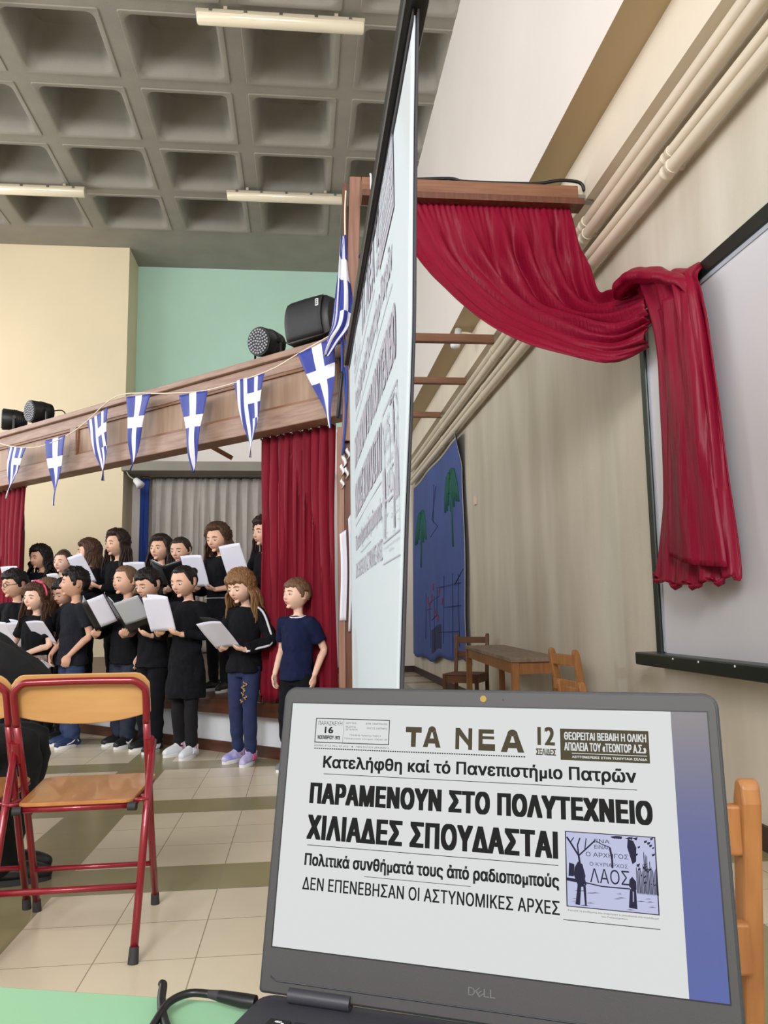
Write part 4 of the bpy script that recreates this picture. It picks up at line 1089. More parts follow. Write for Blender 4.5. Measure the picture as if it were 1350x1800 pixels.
mb = MB(); mb.tube([(-.077, .6995, .7535), (-.093, .704, .753), (-.107, .694, .752), (-.114, .676, .748), (-.116, .652, .746), (-.104, .625, .746), (-.07, .605, .746), (-.09, .57, .746), (-.16, .54, .746)], .0031, 10, sub=8, round_=True)
mb.build('cord', 'cable_black', cab)
mb = MB(); mb.tube([(-.1175, .718, .7555), (-.1165, .716, .7545), (-.1150, .700, .7510), (-.1100, .680, .747), (-.1, .655, .746), (-.085, .64, .746)], .0036, 10, sub=6, round_=True)
o = mb.build('cable_end', 'cable_black'); tag(o, 'short thick black cable end sticking up behind the charger cable', 'cable')

# ------------------------------------------------------------------ red folding chairs
def make_chair(label):
    t = thing('folding_chair', label, 'chair', (0, 0, 0), group='red folding chairs')
    # local: faces +Y, centred; back tube bends over at the top
    R = .0125; hw = .215
    L = lambda s, pts: [(s*x, y_, z) for x, y_, z in pts]
    legF = [(hw-.005, .265, .03), (hw-.006, .145, .30), (hw-.004, .03, .56), (hw-.002, -.035, .70), (hw, -.075, .80)]
    loop = L(1, legF)[3:]+[(hw-.008, -.084, .825), (hw-.035, -.092, .845), (hw-.07, -.093, .848), (0, -.093, .85), (-hw+.07, -.093, .848), (-hw+.035, -.092, .845), (-hw+.008, -.084, .825)]+L(-1, legF)[3:][::-1]
    mb = MB(); mb.tube(loop, R, 14, sub=5); mb.build('back_frame', 'chair_red', t)
    for s in (1, -1):
        mb = MB(); mb.tube(L(s, legF[:4]), R, 14); g = mb.build('leg', 'chair_red', t)
        mb = MB(); mb.tube(L(s, [(hw-.005, .272, .0), (hw-.005, .262, .042)]), [.016, .0145], 14); mb.build('foot_cap', 'rubber', g, sharp=50)
        rl = [(hw+.008, -.235, .035), (hw+.012, -.09, .40), (hw+.014, .012, .635)]
        mb = MB(); mb.tube(L(s, rl), R, 14); g = mb.build('leg', 'chair_red', t)
        mb = MB(); mb.tube(L(s, [(hw+.0075, -.242, .0), (hw+.0085, -.232, .046)]), [.0165, .0145], 14); mb.build('foot_cap', 'rubber', g, sharp=50)
        mb = MB(); mb.tube(L(s, [(hw+.005, -.012, .645), (hw+.006, .02, .575)]), [.0165, .0165], 14); mb.build('sleeve', 'chair_red', t, sharp=50)
        mb = MB(); mb.tube(L(s, [(hw-.018, .03, .44), (hw-.012, -.02, .452), (hw+.014, -.07, .45)]), .008, 10); mb.tube(L(s, [(hw-.03, -.075, .452), (hw+.018, -.075, .452)]), .007, 10)
        mb.build('bracket', 'chair_red', t)
        mb = MB(); mb.tube(L(s, [(hw-.045, -.095, .437), (hw-.018, -.10, .437)]), .0135, 14); mb.build('end_plug', 'rubber', t, sharp=50)
    mb = MB(); mb.tube([(hw+.004, -.168, .205), (-hw-.004, -.168, .205)], .010, 12); mb.build('rear_stretcher', 'chair_red', t)
    mb = MB(); mb.tube([(hw-.006, .205, .165), (-hw+.006, .205, .165)], .009, 12); mb.build('front_stretcher', 'chair_red', t)
    # seat, tapered, with a tube under it
    def seat_ring(z, g=0):
        out = []
        for (x, y_, r) in ((.205-g, .31-g, .05), (-.205+g, .31-g, .05), (-.185+g, -.098+g, .03), (.185-g, -.098+g, .03)):
            q = len(out)//6; a0 = (0, 90, 180, 270)[q]; sx = 1 if x > 0 else -1; sy = 1 if y_ > 0 else -1
            for k in range(6):
                a = radians(a0+90*k/5); out.append(V((x-sx*r+r*cos(a), y_-sy*r+r*sin(a), z+.012*((y_-.1)/.2) if False else z+.02*y_)))
        return out
    mb = MB(); mb.loft([seat_ring(.449, .003), seat_ring(.452), seat_ring(.459), seat_ring(.462, .003)]); mb.build('seat', 'beech_seat', t, smooth=False)
    mb = MB(); mb.tube([(.17, -.085, .437), (-.17, -.085, .437)], .0105, 12); mb.tube([(.185, -.08, .437), (.19, .26, .443), (.15, .297, .444), (-.15, .297, .444), (-.19, .26, .443), (-.185, -.08, .437)], .009, 12, sub=3); mb.build('seat_frame', 'chair_red', t)
    # curved ply back panel in front of the tube
    def back(u, v, d):
        x = (u-.5)*.452; e = abs(u-.5)*2
        zt = .874-.035*max(0, (e-.80)/.2)**2.2; zb = .700+.035*e**2.2
        z = zb+(zt-zb)*v
        return V((x, -.0325-.38*(z-.70)+d, z))
    mb = MB(); nu, nv = 30, 8
    f = [[back(i/nu, j/nv, .0) for i in range(nu+1)] for j in range(nv+1)]; b = [[back(i/nu, j/nv, .012) for i in range(nu+1)] for j in range(nv+1)]
    ring = lambda g: [g[0][i] for i in range(nu+1)]+[g[j][nu] for j in range(1, nv+1)]+[g[nv][i] for i in range(nu-1, -1, -1)]+[g[j][0] for j in range(nv-1, 0, -1)]
    mb.loft([ring(f), ring(b)], caps=True)
    o = mb.build('backrest', 'beech_ply', t, smooth=False, bevel=.003)
    o.location = (0, .012, 0)
    return t
ch = make_chair('whole red folding chair with a plywood seat and back, nearest the green table')
ch.location = (-.752, 2.885, 0); ch.rotation_euler = (0, 0, radians(1.5))
c2 = copy_tree(ch); c2.location = (-1.215, 2.90, 0); c2.rotation_euler = (0, 0, radians(2)); c2['label'] = 'red folding chair cut off by the left edge of the photo'
c3 = copy_tree(ch); c3.location = (-1.56, 3.47, 0); c3.rotation_euler = (0, 0, radians(-80)); c3['label'] = 'red folding chair under the seated adult in black, mostly out of frame'

# ------------------------------------------------------------------ wooden table and chairs by the right wall
wt = thing('wooden_table', 'long wooden table with a worn top against the right wall', 'table')
TP = [V((1.56, 7.6, 0)), V((1.425, 5.37, 0)), V((1.80, 5.42, 0)), V((1.95, 7.6, 0))]
mb = MB(); mb.loft([[p+V((0, 0, .712)) for p in TP], [p+V((0, 0, .742)) for p in TP]]); mb.build('table_top', 'worn_top', wt, smooth=False, bevel=.004)
ins = lambda i, j, d: TP[i].lerp(TP[j], d)
mb = MB()
def plank(mb, a, b, z0, z1, w):
    a, b = V(a), V(b); d = (b-a).normalized(); n_ = V((-d.y, d.x, 0))*w/2
    vs = [V((p.x, p.y, z)) for z in (z0, z1) for p in (a+n_, a-n_, b-n_, b+n_)]
    mb.add(vs, [[3, 2, 1, 0], [4, 5, 6, 7], [0, 1, 5, 4], [1, 2, 6, 5], [2, 3, 7, 6], [3, 0, 4, 7]])
cs = [TP[0]+V((.03, -.04, 0)), TP[1]+V((.035, .04, 0)), TP[2]+V((-.035, .035, 0)), TP[3]+V((-.04, -.04, 0))]
for i in range(4): plank(mb, cs[i], cs[(i+1) % 4], .63, .712, .022)
mb.build('apron', 'orange_wood', wt, smooth=False)
for p in cs: MB().box((p.x-.024, p.y-.024, 0), (p.x+.024, p.y+.024, .712)).build('leg', 'orange_wood', wt, smooth=False, bevel=.003)
def wooden_chair(label, loc, rz, H=.83, seat=.44, w=.38, dark=False, pw=.017):
    t = thing('wooden_chair', label, 'chair', loc, rz, group='wooden chairs by the right wall')
    wd = 'slat_wood' if dark else 'orange_wood'; d = .40
    for s in (-1, 1):
        mb = MB(); x = s*(w/2-.022); pr = lambda z, y_, g: [V((x-pw, y_-.02+g, z)), V((x+pw, y_-.02+g, z)), V((x+pw, y_+.02-g, z)), V((x-pw, y_+.02-g, z))]
        mb.loft([pr(0, -d/2+.02, 0), pr(seat, -d/2+.025, 0), pr(H-.03, -d/2-.03, 0), pr(H-.008, -d/2-.033, .006), pr(H, -d/2-.033, .014)]); mb.build('rear_post', wd, t, smooth=False, bevel=.004)
        MB().box((x-.017, d/2-.04, 0), (x+.017, d/2, seat)).build('front_leg', wd, t, smooth=False, bevel=.003)
        MB().box((x-.01, -d/2+.03, seat-.08), (x+.01, d/2-.03, seat-.01)).build('side_rail', wd, t, smooth=False)
        MB().box((x-.01, -d/2+.03, .16), (x+.01, d/2-.03, .19)).build('stretcher', wd, t, smooth=False)
    for z in (H-.10, H-.25):
        MB().box((-w/2+.03, -d/2-.035, z), (w/2-.03, -d/2-.015, z+.065)).build('back_rail', wd, t, smooth=False, bevel=.004)
    for y_ in (-d/2+.01, d/2-.03): MB().box((-w/2+.03, y_, seat-.08), (w/2-.03, y_+.02, seat-.01)).build('cross_rail', wd, t, smooth=False)
    for k in range(6):
        y_ = -d/2+.02+k*(d-.02)/6; MB().box((-w/2, y_, seat-.008), (w/2, y_+.048, seat+.008)).build('seat_slat', 'slat_wood', t, smooth=False, bevel=.003)
    return t
wooden_chair('wooden chair at the near end of the worn wooden table', (1.80, 4.72, 0), radians(-84), H=.835)
wooden_chair('low small wooden chair in front of the one at the table end', (1.66, 4.20, 0), radians(-84), H=.69, seat=.36, w=.30)
wooden_chair('dark slatted wooden chair at the far end of the worn table', (1.66, 8.05, 0), radians(150), H=.84, dark=True)
wooden_chair('wooden chair with worn post directly behind the laptop', (.470, 1.30, 0), radians(-10), H=.832, pw=.0125)

# ------------------------------------------------------------------ stage lights and loudspeaker on the beam
def par_light(label, p, face, tilt):
    t = thing('stage_light', label, 'stage light', p, face, group='stage lights on the panelled beam')
    R = Matrix.Rotation(tilt, 4, 'X'); c = V((0, 0, .145))
    T = lambda q: tuple(R @ V(q)+c)
    mb = MB(); mb.tube([T((0, -.11, 0)), T((0, -.10, 0)), T((0, .03, 0)), T((0, .10, 0)), T((0, .13, 0))], [.108, .112, .105, .085, .05], 28); bd = mb.build('body', 'black_plastic', t, sharp=40)
    mb = MB()
    for k in range(6): mb.tube([T((0, .0+.02*k, 0)), T((0, .006+.02*k, 0))], .112-.004*k, 24)
    mb.build('cooling_fins', 'black_plastic', bd, sharp=40)
    mb = MB(); mb.tube([T((0, -.113, 0)), T((0, -.108, 0))], .098, 28); mb.build('face_plate', 'dark_grille', bd, sharp=40)
    mb = MB()
    for rr_, nn in ((0, 1), (.024, 6), (.047, 12), (.069, 18), (.088, 22)):
        for k in range(nn):
            a = 2*pi*k/nn+rr_*30; q = T((rr_*cos(a), -.115, rr_*sin(a))); mb.ell(q, (.0085, .0085, .0085), nu=8, nv=5)
    mb.build('led_lenses', 'led_white', bd)
    mb = MB()
    for s in (-1, 1): mb.tube([(s*.128, 0, .15), (s*.128, .0, .012), (s*.10, 0, .006)], .012, 6, flat=.5); mb.tube([(s*.105, 0, .145), (s*.14, 0, .145)], .018, 10)
    mb.box((-.11, -.02, 0), (.11, .02, .008)); mb.build('yoke', 'black_metal', t, sharp=40)
    mb = MB(); mb.tube([T((.02, .13, .02)), (.06, .21, .19), (.10, .24, .10), (.12, .20, .006)], .006, 8, sub=6); mb.build('cable', 'black_plastic', t)
    return t
BT = lambda t, off=.085: along(BX, BY, t, off, ZT)
par_light('black stage light facing the audience on the beam beside the loudspeaker', BT(.80), radians(-38), radians(8))
par_light('black stage light at the far end of the panelled beam, beside a dark lamp', BT(4.02), radians(-44), radians(6))
par_light('dark lamp at the left edge of the photo on the panelled beam', BT(4.52), radians(-70), radians(0))
spk = thing('loudspeaker', 'black loudspeaker lying on the panelled beam next to the post', 'loudspeaker', tuple(BT(.28)), radians(-42))
mb = MB(); rg = []
for x, k in ((-.205, .80), (-.185, .95), (-.14, 1.0), (.0, 1.0), (.14, .97), (.185, .9), (.205, .78)):
    w, h_ = .145*k, .165*k
    rg.append([V((x, -w, .17-h_*.92)), V((x, -w-.02, .17-h_*.5)), V((x, -w-.03, .17)), V((x, -w-.02, .17+h_*.5)), V((x, -w, .17+h_*.92)), V((x, w*.4, .17+h_)), V((x, w, .17+h_*.6)), V((x, w, .17-h_*.6)), V((x, w*.4, .17-h_))])
mb.loft(rg); mb.build('cabinet', 'black_plastic', spk, smooth=True, sharp=35)
mb = MB(); mb.grid(lambda u, v: (-.17+.34*u, -.148-.034*sin(pi*v)**.7, .03+.28*v), 10, 10); mb.build('grille', 'dark_grille', spk, solid=.004)
mb = MB(); mb.box((.125, -.186, .225), (.15, -.178, .275)); bdg = mb.build('badge', 'label_white', spk, smooth=False)
mb = MB(); mb.box((.130, -.188, .232), (.145, -.185, .240)); mb.box((.130, -.188, .246), (.145, -.185, .254)); mb.box((.130, -.188, .260), (.145, -.185, .268)); mb.build('badge_marks', 'black_plastic', bdg, smooth=False)
mb = MB()
for x in (-.12, .12): mb.box((x-.03, -.06, -.0), (x+.03, .06, .022))
mb.build('feet', 'rubber', spk, smooth=False)
# ================================================================== PEOPLE
def head_point(u, k=1.0):
    """surface of a child's head (centre at 0, face towards -y) for a unit direction u"""
    x, y, z = .0765*u.x, .089*u.y, .108*u.z
    if u.z < -.05:
        t = (-u.z-.05)/.95
        x *= 1-.31*t**1.25
        y *= (1-.05*t) if u.y < 0 else (1-.42*t)
    if u.y < 0:                      # flatter face, fuller below the eyes
        y *= 1-.05*(1-abs(u.x))
        if u.z < 0: y *= sqrt(max(1e-6, (1-abs(u.z)**2.9)/max(1e-6, 1-u.z*u.z))) if u.z > -.985 else 1
    return V((x*k, y*k, z*k))
def head_mesh(mb, T):
    nu, nv = 40, 28; vs = [V((0, 0, 1))]; fs = []
    def P(u):
        p = head_point(u)
        for sx in (-1, 1):           # eye sockets, cheeks
            d2 = (p.x-sx*.030)**2+(p.z-.004)**2
            if u.y < 0: p.y += .0075*exp(-d2/(2*.012**2))
            d2 = (p.x-sx*.034)**2+(p.z+.036)**2
            if u.y < 0: p.y -= .0055*exp(-d2/(2*.017**2))
        return p
    for j in range(1, nv):
        th = pi*j/nv
        for k in range(nu): vs.append(V((sin(th)*cos(2*pi*k/nu), sin(th)*sin(2*pi*k/nu), cos(th))))
    vs.append(V((0, 0, -1))); vs = [P(u) for u in vs]
    for k in range(nu): fs.append([0, 1+k, 1+(k+1) % nu])
    for j in range(nv-2):
        for k in range(nu):
            a = 1+j*nu+k; b = 1+j*nu+(k+1) % nu; fs.append([a, a+nu, b+nu, b])
    e = len(vs)-1; o = 1+(nv-2)*nu
    for k in range(nu): fs.append([e, o+(k+1) % nu, o+k])
    mb.add([T @ p for p in vs], fs)
    q = MB()
    q.tube([(0, -.078, .012), (0, -.086, -.006), (0, -.0945, -.0225), (0, -.090, -.030)], [.006, .0072, .0088, .007], 10, sub=4, round_=True)
    for s in (-1, 1):
        q.ell((s*.0075, -.086, -.0275), (.0065, .006, .0055), nu=10, nv=8)
        q.ell((s*.0745, .010, -.010), (.008, .019, .029), R=Matrix.Rotation(s*.35, 3, 'Z'), nu=12, nv=8)
    q.ell((0, -.0735, -.058), (.020, .009, .010), nu=12, nv=8)           # mouth mound
    q.ell((0, -.064, -.089), (.018, .012, .012), nu=12, nv=8)            # chin
    mb.add([T @ p for p in q.v], q.f)
def ik(S, Wp, l1, l2, hint):
    S, Wp = V(S), V(Wp); d = Wp-S; L = min(d.length, (l1+l2)*.995); d = d.normalized()
    if (Wp-S).length > L: Wp = S+d*L
    a = (l1*l1-l2*l2+L*L)/(2*L); h = sqrt(max(0, l1*l1-a*a))
    n = V(hint)-d*V(hint).dot(d); n.normalize()
    return S+d*a+n*h, Wp
def hand(mb, w, d, n, side, s, curl=.5, spread=.0):
    """palm, four unequal bent fingers and a thumb; side +1 left hand, -1 right hand"""
    w = V(w); d = V(d).normalized(); n = V(n); n = (n-d*n.dot(d)).normalized(); x = d.cross(n)*(-side)   # x towards the thumb
    pl = .062*s
    rings = []
    for t, hw, th in ((-.012, .017, .014), (.012, .022, .0135), (.04, .030, .0125), (.058, .030, .011), (.068, .024, .008)):
        c = w+d*t*s; rings.append([c+x*hw*s*cos(a)+n*th*s*sin(a) for a in [2*pi*k/14 for k in range(14)]])
    mb.loft(rings)
    for off, ln in ((.0225, .050), (.0075, .057), (-.0075, .053), (-.0220, .042)):
        p = w+d*(pl-.012*s)+x*off*s; ang = .15; pts = [p]; dd = d+x*off*(4+spread*20)
        for k, fr in enumerate((.28, .42, .32, .26)):
            if k: ang += curl*(.6 if k == 1 else .55)
            v = (dd.normalized()*cos(ang)+n*sin(ang)).normalized(); p = p+v*ln*s*fr; pts.append(p)
        mb.tube(pts, [.0082*s, .0080*s, .0076*s, .0070*s, .0062*s], 8, sub=2, round_=True)
    p0 = w+d*.012*s+x*.018*s; p1 = w+d*.034*s+x*.034*s+n*.006*s; p2 = w+d*.056*s+x*.038*s+n*.016*s; p3 = w+d*.072*s+x*.032*s+n*.022*s
    mb.tube([p0, p1, p2, p3], [.012*s, .0095*s, .0085*s, .007*s], 8, sub=3, round_=True)
def hair_cap(mb, T, th, hairline, fringe=0.0, seed=0, lump=.45, back=-.5, nu=110, nv=56):
    """hair mass hugging the skull: outside the scalp where hair grows, sunk inside it elsewhere"""
    def P(u):
        az = atan2(abs(u.x), -u.y)          # 0 front, pi back
        a = az*180/pi
        nz = noise.noise(V((u.x*5+seed, u.y*5, u.z*5)))
        nz2 = noise.noise(V((u.x*13+seed, u.y*13, u.z*4))); nz3 = noise.noise(V((u.x*34+seed, u.y*34, u.z*5)))
        if a < 48: lim_ = hairline-fringe*(1-.25*sin(a*.2+seed))
        elif a < 74: lim_ = hairline-fringe+(.02-hairline+fringe)*smoothstep(48, 74, a)
        elif a < 88: lim_ = .02-.26*smoothstep(74, 78, a)
        elif a < 112: lim_ = .20 if th < .03 else -.1
        else: lim_ = .20+(back-.20)*smoothstep(112, 128, a)
        lim_ += .05*nz2+.05*nz3
        g = smoothstep(lim_-.05, lim_+.10, u.z)
        base = head_point(u)
        k = 1-.10*(1-g)+g*0
        n = V((u.x/.0735, u.y/.089, u.z/.110)).normalized()
        t = th*(1+lump*nz+.6*lump*nz2+.35*nz3)*g*(.65+.55*max(0, u.z))
        return base*k+n*t
    vs = [V((0, 0, 1))]; fs = []
    for j in range(1, nv):
        q = pi*j/nv
        for k in range(nu): vs.append(V((sin(q)*cos(2*pi*k/nu), sin(q)*sin(2*pi*k/nu), cos(q))))
    vs.append(V((0, 0, -1))); vs = [T @ P(u) for u in vs]
    for k in range(nu): fs.append([0, 1+k, 1+(k+1) % nu])
    for j in range(nv-2):
        for k in range(nu):
            a = 1+j*nu+k; b = 1+j*nu+(k+1) % nu; fs.append([a, a+nu, b+nu, b])
    e = len(vs)-1; o = 1+(nv-2)*nu
    for k in range(nu): fs.append([e, o+(k+1) % nu, o+k])
    mb.add(vs, fs)
def long_locks(mb, T, length, wave, seed, front=.0, n=46, vol=1.0):
    rnd = random.Random(seed)
    for k in range(n):
        az = radians(78+front*-4+(180-74)*((k//2)/(n/2-1)))
        s = 1 if k % 2 else -1
        L = length*rnd.uniform(.82, 1.06)
        ux, uy = sin(az)*s, -cos(az)
        pts = [];
        for u_z, kk in ((.92, .45), (.72, .72), (.42, .93), (.1, 1.0), (-.2, 1.02)):
            r_ = sqrt(max(0, 1-u_z*u_z)); p = V((.0735*ux*r_, .089*uy*r_, .110*u_z))*1.0
            pts.append(p*1.0+V((ux, uy, 0))*.015*vol)
        w0 = pts[-1]; m = 7; ph = rnd.uniform(0, 6)
        fwd = -.025*front if az < 1.75 else 0
        for i in range(1, m+1):
            t = i/m
            out = .02+.045*t*vol if az < 2.2 else .012+.03*t
            pts.append(V((w0.x*(1-.18*t)+ux*out*.7+wave*sin(ph+t*9)*.5, w0.y*(1-.15*t)+uy*out*.4+fwd*t*2+wave*cos(ph+t*8)*.4+.018*t, w0.z-L*t)))
        rr = [.007]+[.0125]*4+[.0135-.009*(i/m)**2 for i in range(1, m+1)]
        mb.tube([T @ p for p in pts], rr, 7, sub=3, flat=.7, round_=False)
N_KID = [0]
def person(label, loc, heading, H, skin='light', hair=('short', 'dark'), shirt=('black_cotton', 'short', .0), legs=('black_leggings', 'slim', 0.0),
           shoes=('shoe_black', 'sole_white'), pose='hold', hy=0.0, hp=0.0, hr=0.0, hold=(0, -.22, .80), wid=.085, group='children of the choir', glasses=False, band=None, collar=None,
           stripe=False, seed=1, fringe=0.1, hairline=.60, feet=True, hand_over=None, smile=False, watch=False, mark='stripes'):
    s = H/1.35
    t = thing('person', label, 'person', loc, radians(heading), group)
    rt = lambda p: V(p)*s
    hs = s*1.06
    neck = V((0, .012, 1.085))*s
    T = Matrix.Translation(neck) @ Matrix.Rotation(radians(hy), 4, 'Z') @ Matrix.Rotation(radians(hp), 4, 'X') @ Matrix.Rotation(radians(hr), 4, 'Y') @ Matrix.Translation(V((0, -.016, .137))*s) @ Matrix.Diagonal((1.06*hs, 1.05*hs, .93*hs, 1))
    # ---- arms
    arms = []
    for sd in (1, -1):
        S = rt((sd*.113, .005, 1.030))
        if pose == 'down' or (pose == 'left_down' and sd == 1) or (pose == 'right_down' and sd == -1):
            Wt = rt((sd*.165, -.035, .665)); hint = (sd*.4, 1, 0); dd = V((0, -.10, -1)); nn = V((-sd, -.1, 0)); cu = .42
        elif pose == 'down_front':
            Wt = rt((sd*.13, -.10, .68)); hint = (sd*.5, 1, 0); dd = V((-sd*.3, -.25, -1)); nn = V((-sd*.8, .5, 0)); cu = .5
        else:
            Wt = rt((hold[0]+sd*wid*1.15, hold[1]+.055, hold[2]-.02)); hint = (sd*.8, .5, -.9)
            dd = V((-sd*.75, -.55, .18)); nn = V((0, .35, 1)); cu = .55
        if hand_over and sd in hand_over: Wt = rt(hand_over[sd][0]); dd = V(hand_over[sd][1]); nn = V(hand_over[sd][2]); cu = hand_over[sd][3]
        E_, Wt = ik(S, Wt, .215*s, .205*s, hint)
        arms.append((sd, S, E_, Wt, dd, nn, cu))
    # ---- one continuous body
    mb = MB(); head_mesh(mb, T)
    nt = T @ V((0, .012, -.07))
    mb.tube([rt((0, .018, 1.03)), neck+V((0, .004, 0)), nt], [.044*s, .0325*s, .034*s], 16, sub=2)
    ell = lambda z, rx, ry, y=0.0, n=20: [rt((rx*cos(2*pi*k/n), y+ry*sin(2*pi*k/n), z)) for k in range(n)]
    mb.loft([ell(.60, .07, .06), ell(.68, .086, .068), ell(.78, .090, .066), ell(.90, .098, .074), ell(1.0, .106, .070, .01), ell(1.045, .078, .053, .012), ell(1.08, .04, .035, .015)])
    for sd, S, E_, Wt, dd, nn, cu in arms:
        fa = (E_-Wt).normalized()
        mb.tube([rt((sd*.07, .01, 1.02)), S, S.lerp(E_, .5), E_, E_.lerp(Wt, .3), Wt], [.04*s, .038*s, .031*s, .0265*s, .027*s, .0185*s], 14, sub=2, round_=True)
        hand(mb, Wt, dd, nn, sd, s*.92, cu)
    leg = []
    for sd in (1, -1):
        fy = -.035 if sd == 1 else .02
        hip, kn, an = rt((sd*.062, 0, .66)), rt((sd*.068, -.012+fy*.5, .365)), rt((sd*.072, .012+fy, .075))
        leg.append((sd, hip, kn, an, fy))
        mb.tube([hip, hip.lerp(kn, .5), kn, kn.lerp(an, .35), an, rt((sd*.072, .012+fy, .03))], [.050*s, .048*s, .041*s, .042*s, .030*s, .03*s], 14, sub=2, round_=True)
        mb.tube([rt((sd*.072, .02+fy, .034)), rt((sd*.074, -.04+fy, .034)), rt((sd*.077, -.075+fy, .034))], [.022*s, .020*s, .014*s], 12, round_=True)
    remeshed(mb, 'body', 'skin_'+skin, t, .0056, 2)
    # ---- face
    for sx in (-1, 1):
        q = MB(); q.ell((sx*.031, -.0758, .001), (.0118, .006, .0058), nu=14, nv=8); q.xf(T); ey = q.build('eye', 'eye_white', t)
        q = MB(); z_ = .0015 if hp < 12 else -.001
        q.ell((sx*.0312, -.0798, z_-.0015), (.0056, .0035, .0052), nu=12, nv=8); q.xf(T); q.build('iris', 'eye_dark', ey)
        q = MB(); q.tube([(sx*.019, -.0795, .0030), (sx*.031, -.0825, .0070 if hp < 12 else .0030), (sx*.044, -.0755, .002)], [.0008, .0013, .0008], 6, sub=3); q.xf(T); q.build('eyelashes', 'eye_dark', ey)
        q = MB(); q.tube([(sx*.014, -.0855, .023), (sx*.030, -.0860, .0285), (sx*.050, -.074, .0215)], [.0018, .0026, .0012], 6, sub=3)
        q.xf(T); q.build('eyebrow', 'hair_'+('dark' if hair[1] in ('black', 'dark', 'brown') else 'brown'), t)
    q = MB()
    op = 0.0 if smile else .0035
    q.tube([(-.020, -.0765, -.0565+(.003 if smile else 0)), (-.009, -.0815, -.0535+op), (0, -.0825, -.0545+op), (.009, -.0815, -.0535+op), (.020, -.0765, -.0565+(.003 if smile else 0))], [.0008, .0026, .0022, .0026, .0008], 8, sub=3)
    q.tube([(-.019, -.0765, -.0575+(.003 if smile else 0)), (0, -.0815, -.0625-op), (.019, -.0765, -.0575+(.003 if smile else 0))], [.0008, .0034, .0008], 8, sub=4)
    q.xf(T); lp = q.build('lips', 'lips', t)
    if not smile:
        q = MB(); q.ell((0, -.0803, -.058), (.0105, .0028, .0034), nu=14, nv=8); q.xf(T); q.build('mouth', 'mouth_dark', lp)
    # ---- hair
    q = MB(); st_, hc = hair
    if st_ == 'short': hair_cap(q, T, .016, hairline, fringe, seed, .28, -.42)
    elif st_ == 'crew': hair_cap(q, T, .010, hairline+.06, 0.02, seed, .22, -.42)
    elif st_ == 'thick': hair_cap(q, T, .022, hairline, fringe, seed, .32, -.50)
    elif st_ == 'pulled': hair_cap(q, T, .009, hairline+.08, 0, seed, .25, -.45); q.ell(T @ V((0, .098, .05)), (.032*s, .032*s, .03*s))
    elif st_ == 'tied': hair_cap(q, T, .011, hairline+.08, 0, seed, .25, -.45); q.tube([T @ V(p) for p in ((0, .08, .06), (0, .115, .05), (.0, .125, -.02), (0, .105, -.12))], [.018*s, .03*s, .026*s, .008*s], 10, sub=4, round_=True)
    else:
        hair_cap(q, T, .031 if st_ == 'wavy' else .030, hairline, fringe, seed, .18, -.6)
        long_locks(q, T, {'long': .22, 'wavy': .20, 'longer': .27}[st_], .020 if st_ == 'wavy' else .007, seed, 1.0, n=54 if st_ != 'wavy' else 60, vol=1.35 if st_ == 'wavy' else 1.0)
    hob = q.build('hair', 'hair_'+hc, t, fix=True)
    if band:
        q = MB(); hb = 1.22 if band == 'pink_band' else 1.06; P_ = [T @ V((.083*hb*cos(a), .004, .02+.105*hb*sin(a))) for a in [pi*k/16 for k in range(17)]]; q.tube(P_, .007*s if band == 'pink_band' else .006*s, 8, flat=1.6)
        if band == 'pink_band':
            for k in range(5): q.ell(T @ V((.002+.016*k, -.006, .148-.004*k)), (.014*s, .012*s, .013*s), nu=10, nv=6)
        q.build('headband', band, t)
    if glasses:
        q = MB()
        for sx in (-1, 1):
            ring = [T @ V((sx*.031+.019*cos(a), -.0985+.003*abs(cos(a)), .001+.016*sin(a))) for a in [2*pi*k/20 for k in range(21)]]
            q.tube(ring, .0022*s, 6); q.tube([T @ V((sx*.049, -.095, .004)), T @ V((sx*.078, -.04, .006)), T @ V((sx*.080, .012, .004))], .002*s, 6, sub=2)
        q.tube([T @ V((-.012, -.0985, .004)), T @ V((.012, -.0985, .004))], .002*s, 6); q.build('glasses', 'black_plastic', t)
    # ---- shirt
    sm, sl, hem = shirt
    q = MB(); hz = .62-hem
    rg = [ell(hz, .130+.10*hem, .110+.05*hem), ell(hz+.02, .129+.10*hem, .109+.05*hem)]
    if hz < .6: rg.append(ell(.66, .126, .107))
    rg += [ell(.72, .117, .097), ell(.82, .111, .091), ell(.92, .115, .092), ell(1.0, .119, .087, .008), ell(1.045, .100, .070, .012), ell(1.068, .066, .056, .014), ell(1.074, .052, .046, .014)]
    q.loft(rg)
    for sd, S, E_, Wt, dd, nn, cu in arms:
        if sl == 'short':
            m = S.lerp(E_, .70); q.tube([rt((sd*.06, .01, 1.015)), S, S.lerp(E_, .4), m], [.052*s, .051*s, .047*s, .050*s], 16, sub=2)
        else:
            e2 = Wt+(E_-Wt).normalized()*.012*s
            q.tube([rt((sd*.06, .01, 1.015)), S, S.lerp(E_, .5), E_, E_.lerp(Wt, .5), e2], [.052*s, .051*s, .045*s, .042*s, .038*s, .031*s], 16, sub=2)
    def folds(p, n):
        lo = smoothstep(1.0*s, .78*s, p.z)
        w = .009*noise.noise(V((p.x*9+seed, p.y*9, p.z*5)))+.006*noise.noise(V((p.x*22, p.y*22+seed, p.z*8+p.x*9)))+.006*lo*sin(p.z*30+p.x*14+7*noise.noise(p*6+V((seed, 0, 0))))+.003*noise.noise(p*38)
        return p+n*w
    sh = remeshed(q, 'shirt', sm, t, .0085, 2, folds)
    if collar:
        q = MB(); q.tube([rt((.056*cos(a), .013+.05*sin(a)-.004, 1.070-.012*max(0, -sin(a)))) for a in [2*pi*k/24 for k in range(25)]], .007*s, 8); q.build('collar', collar, sh)
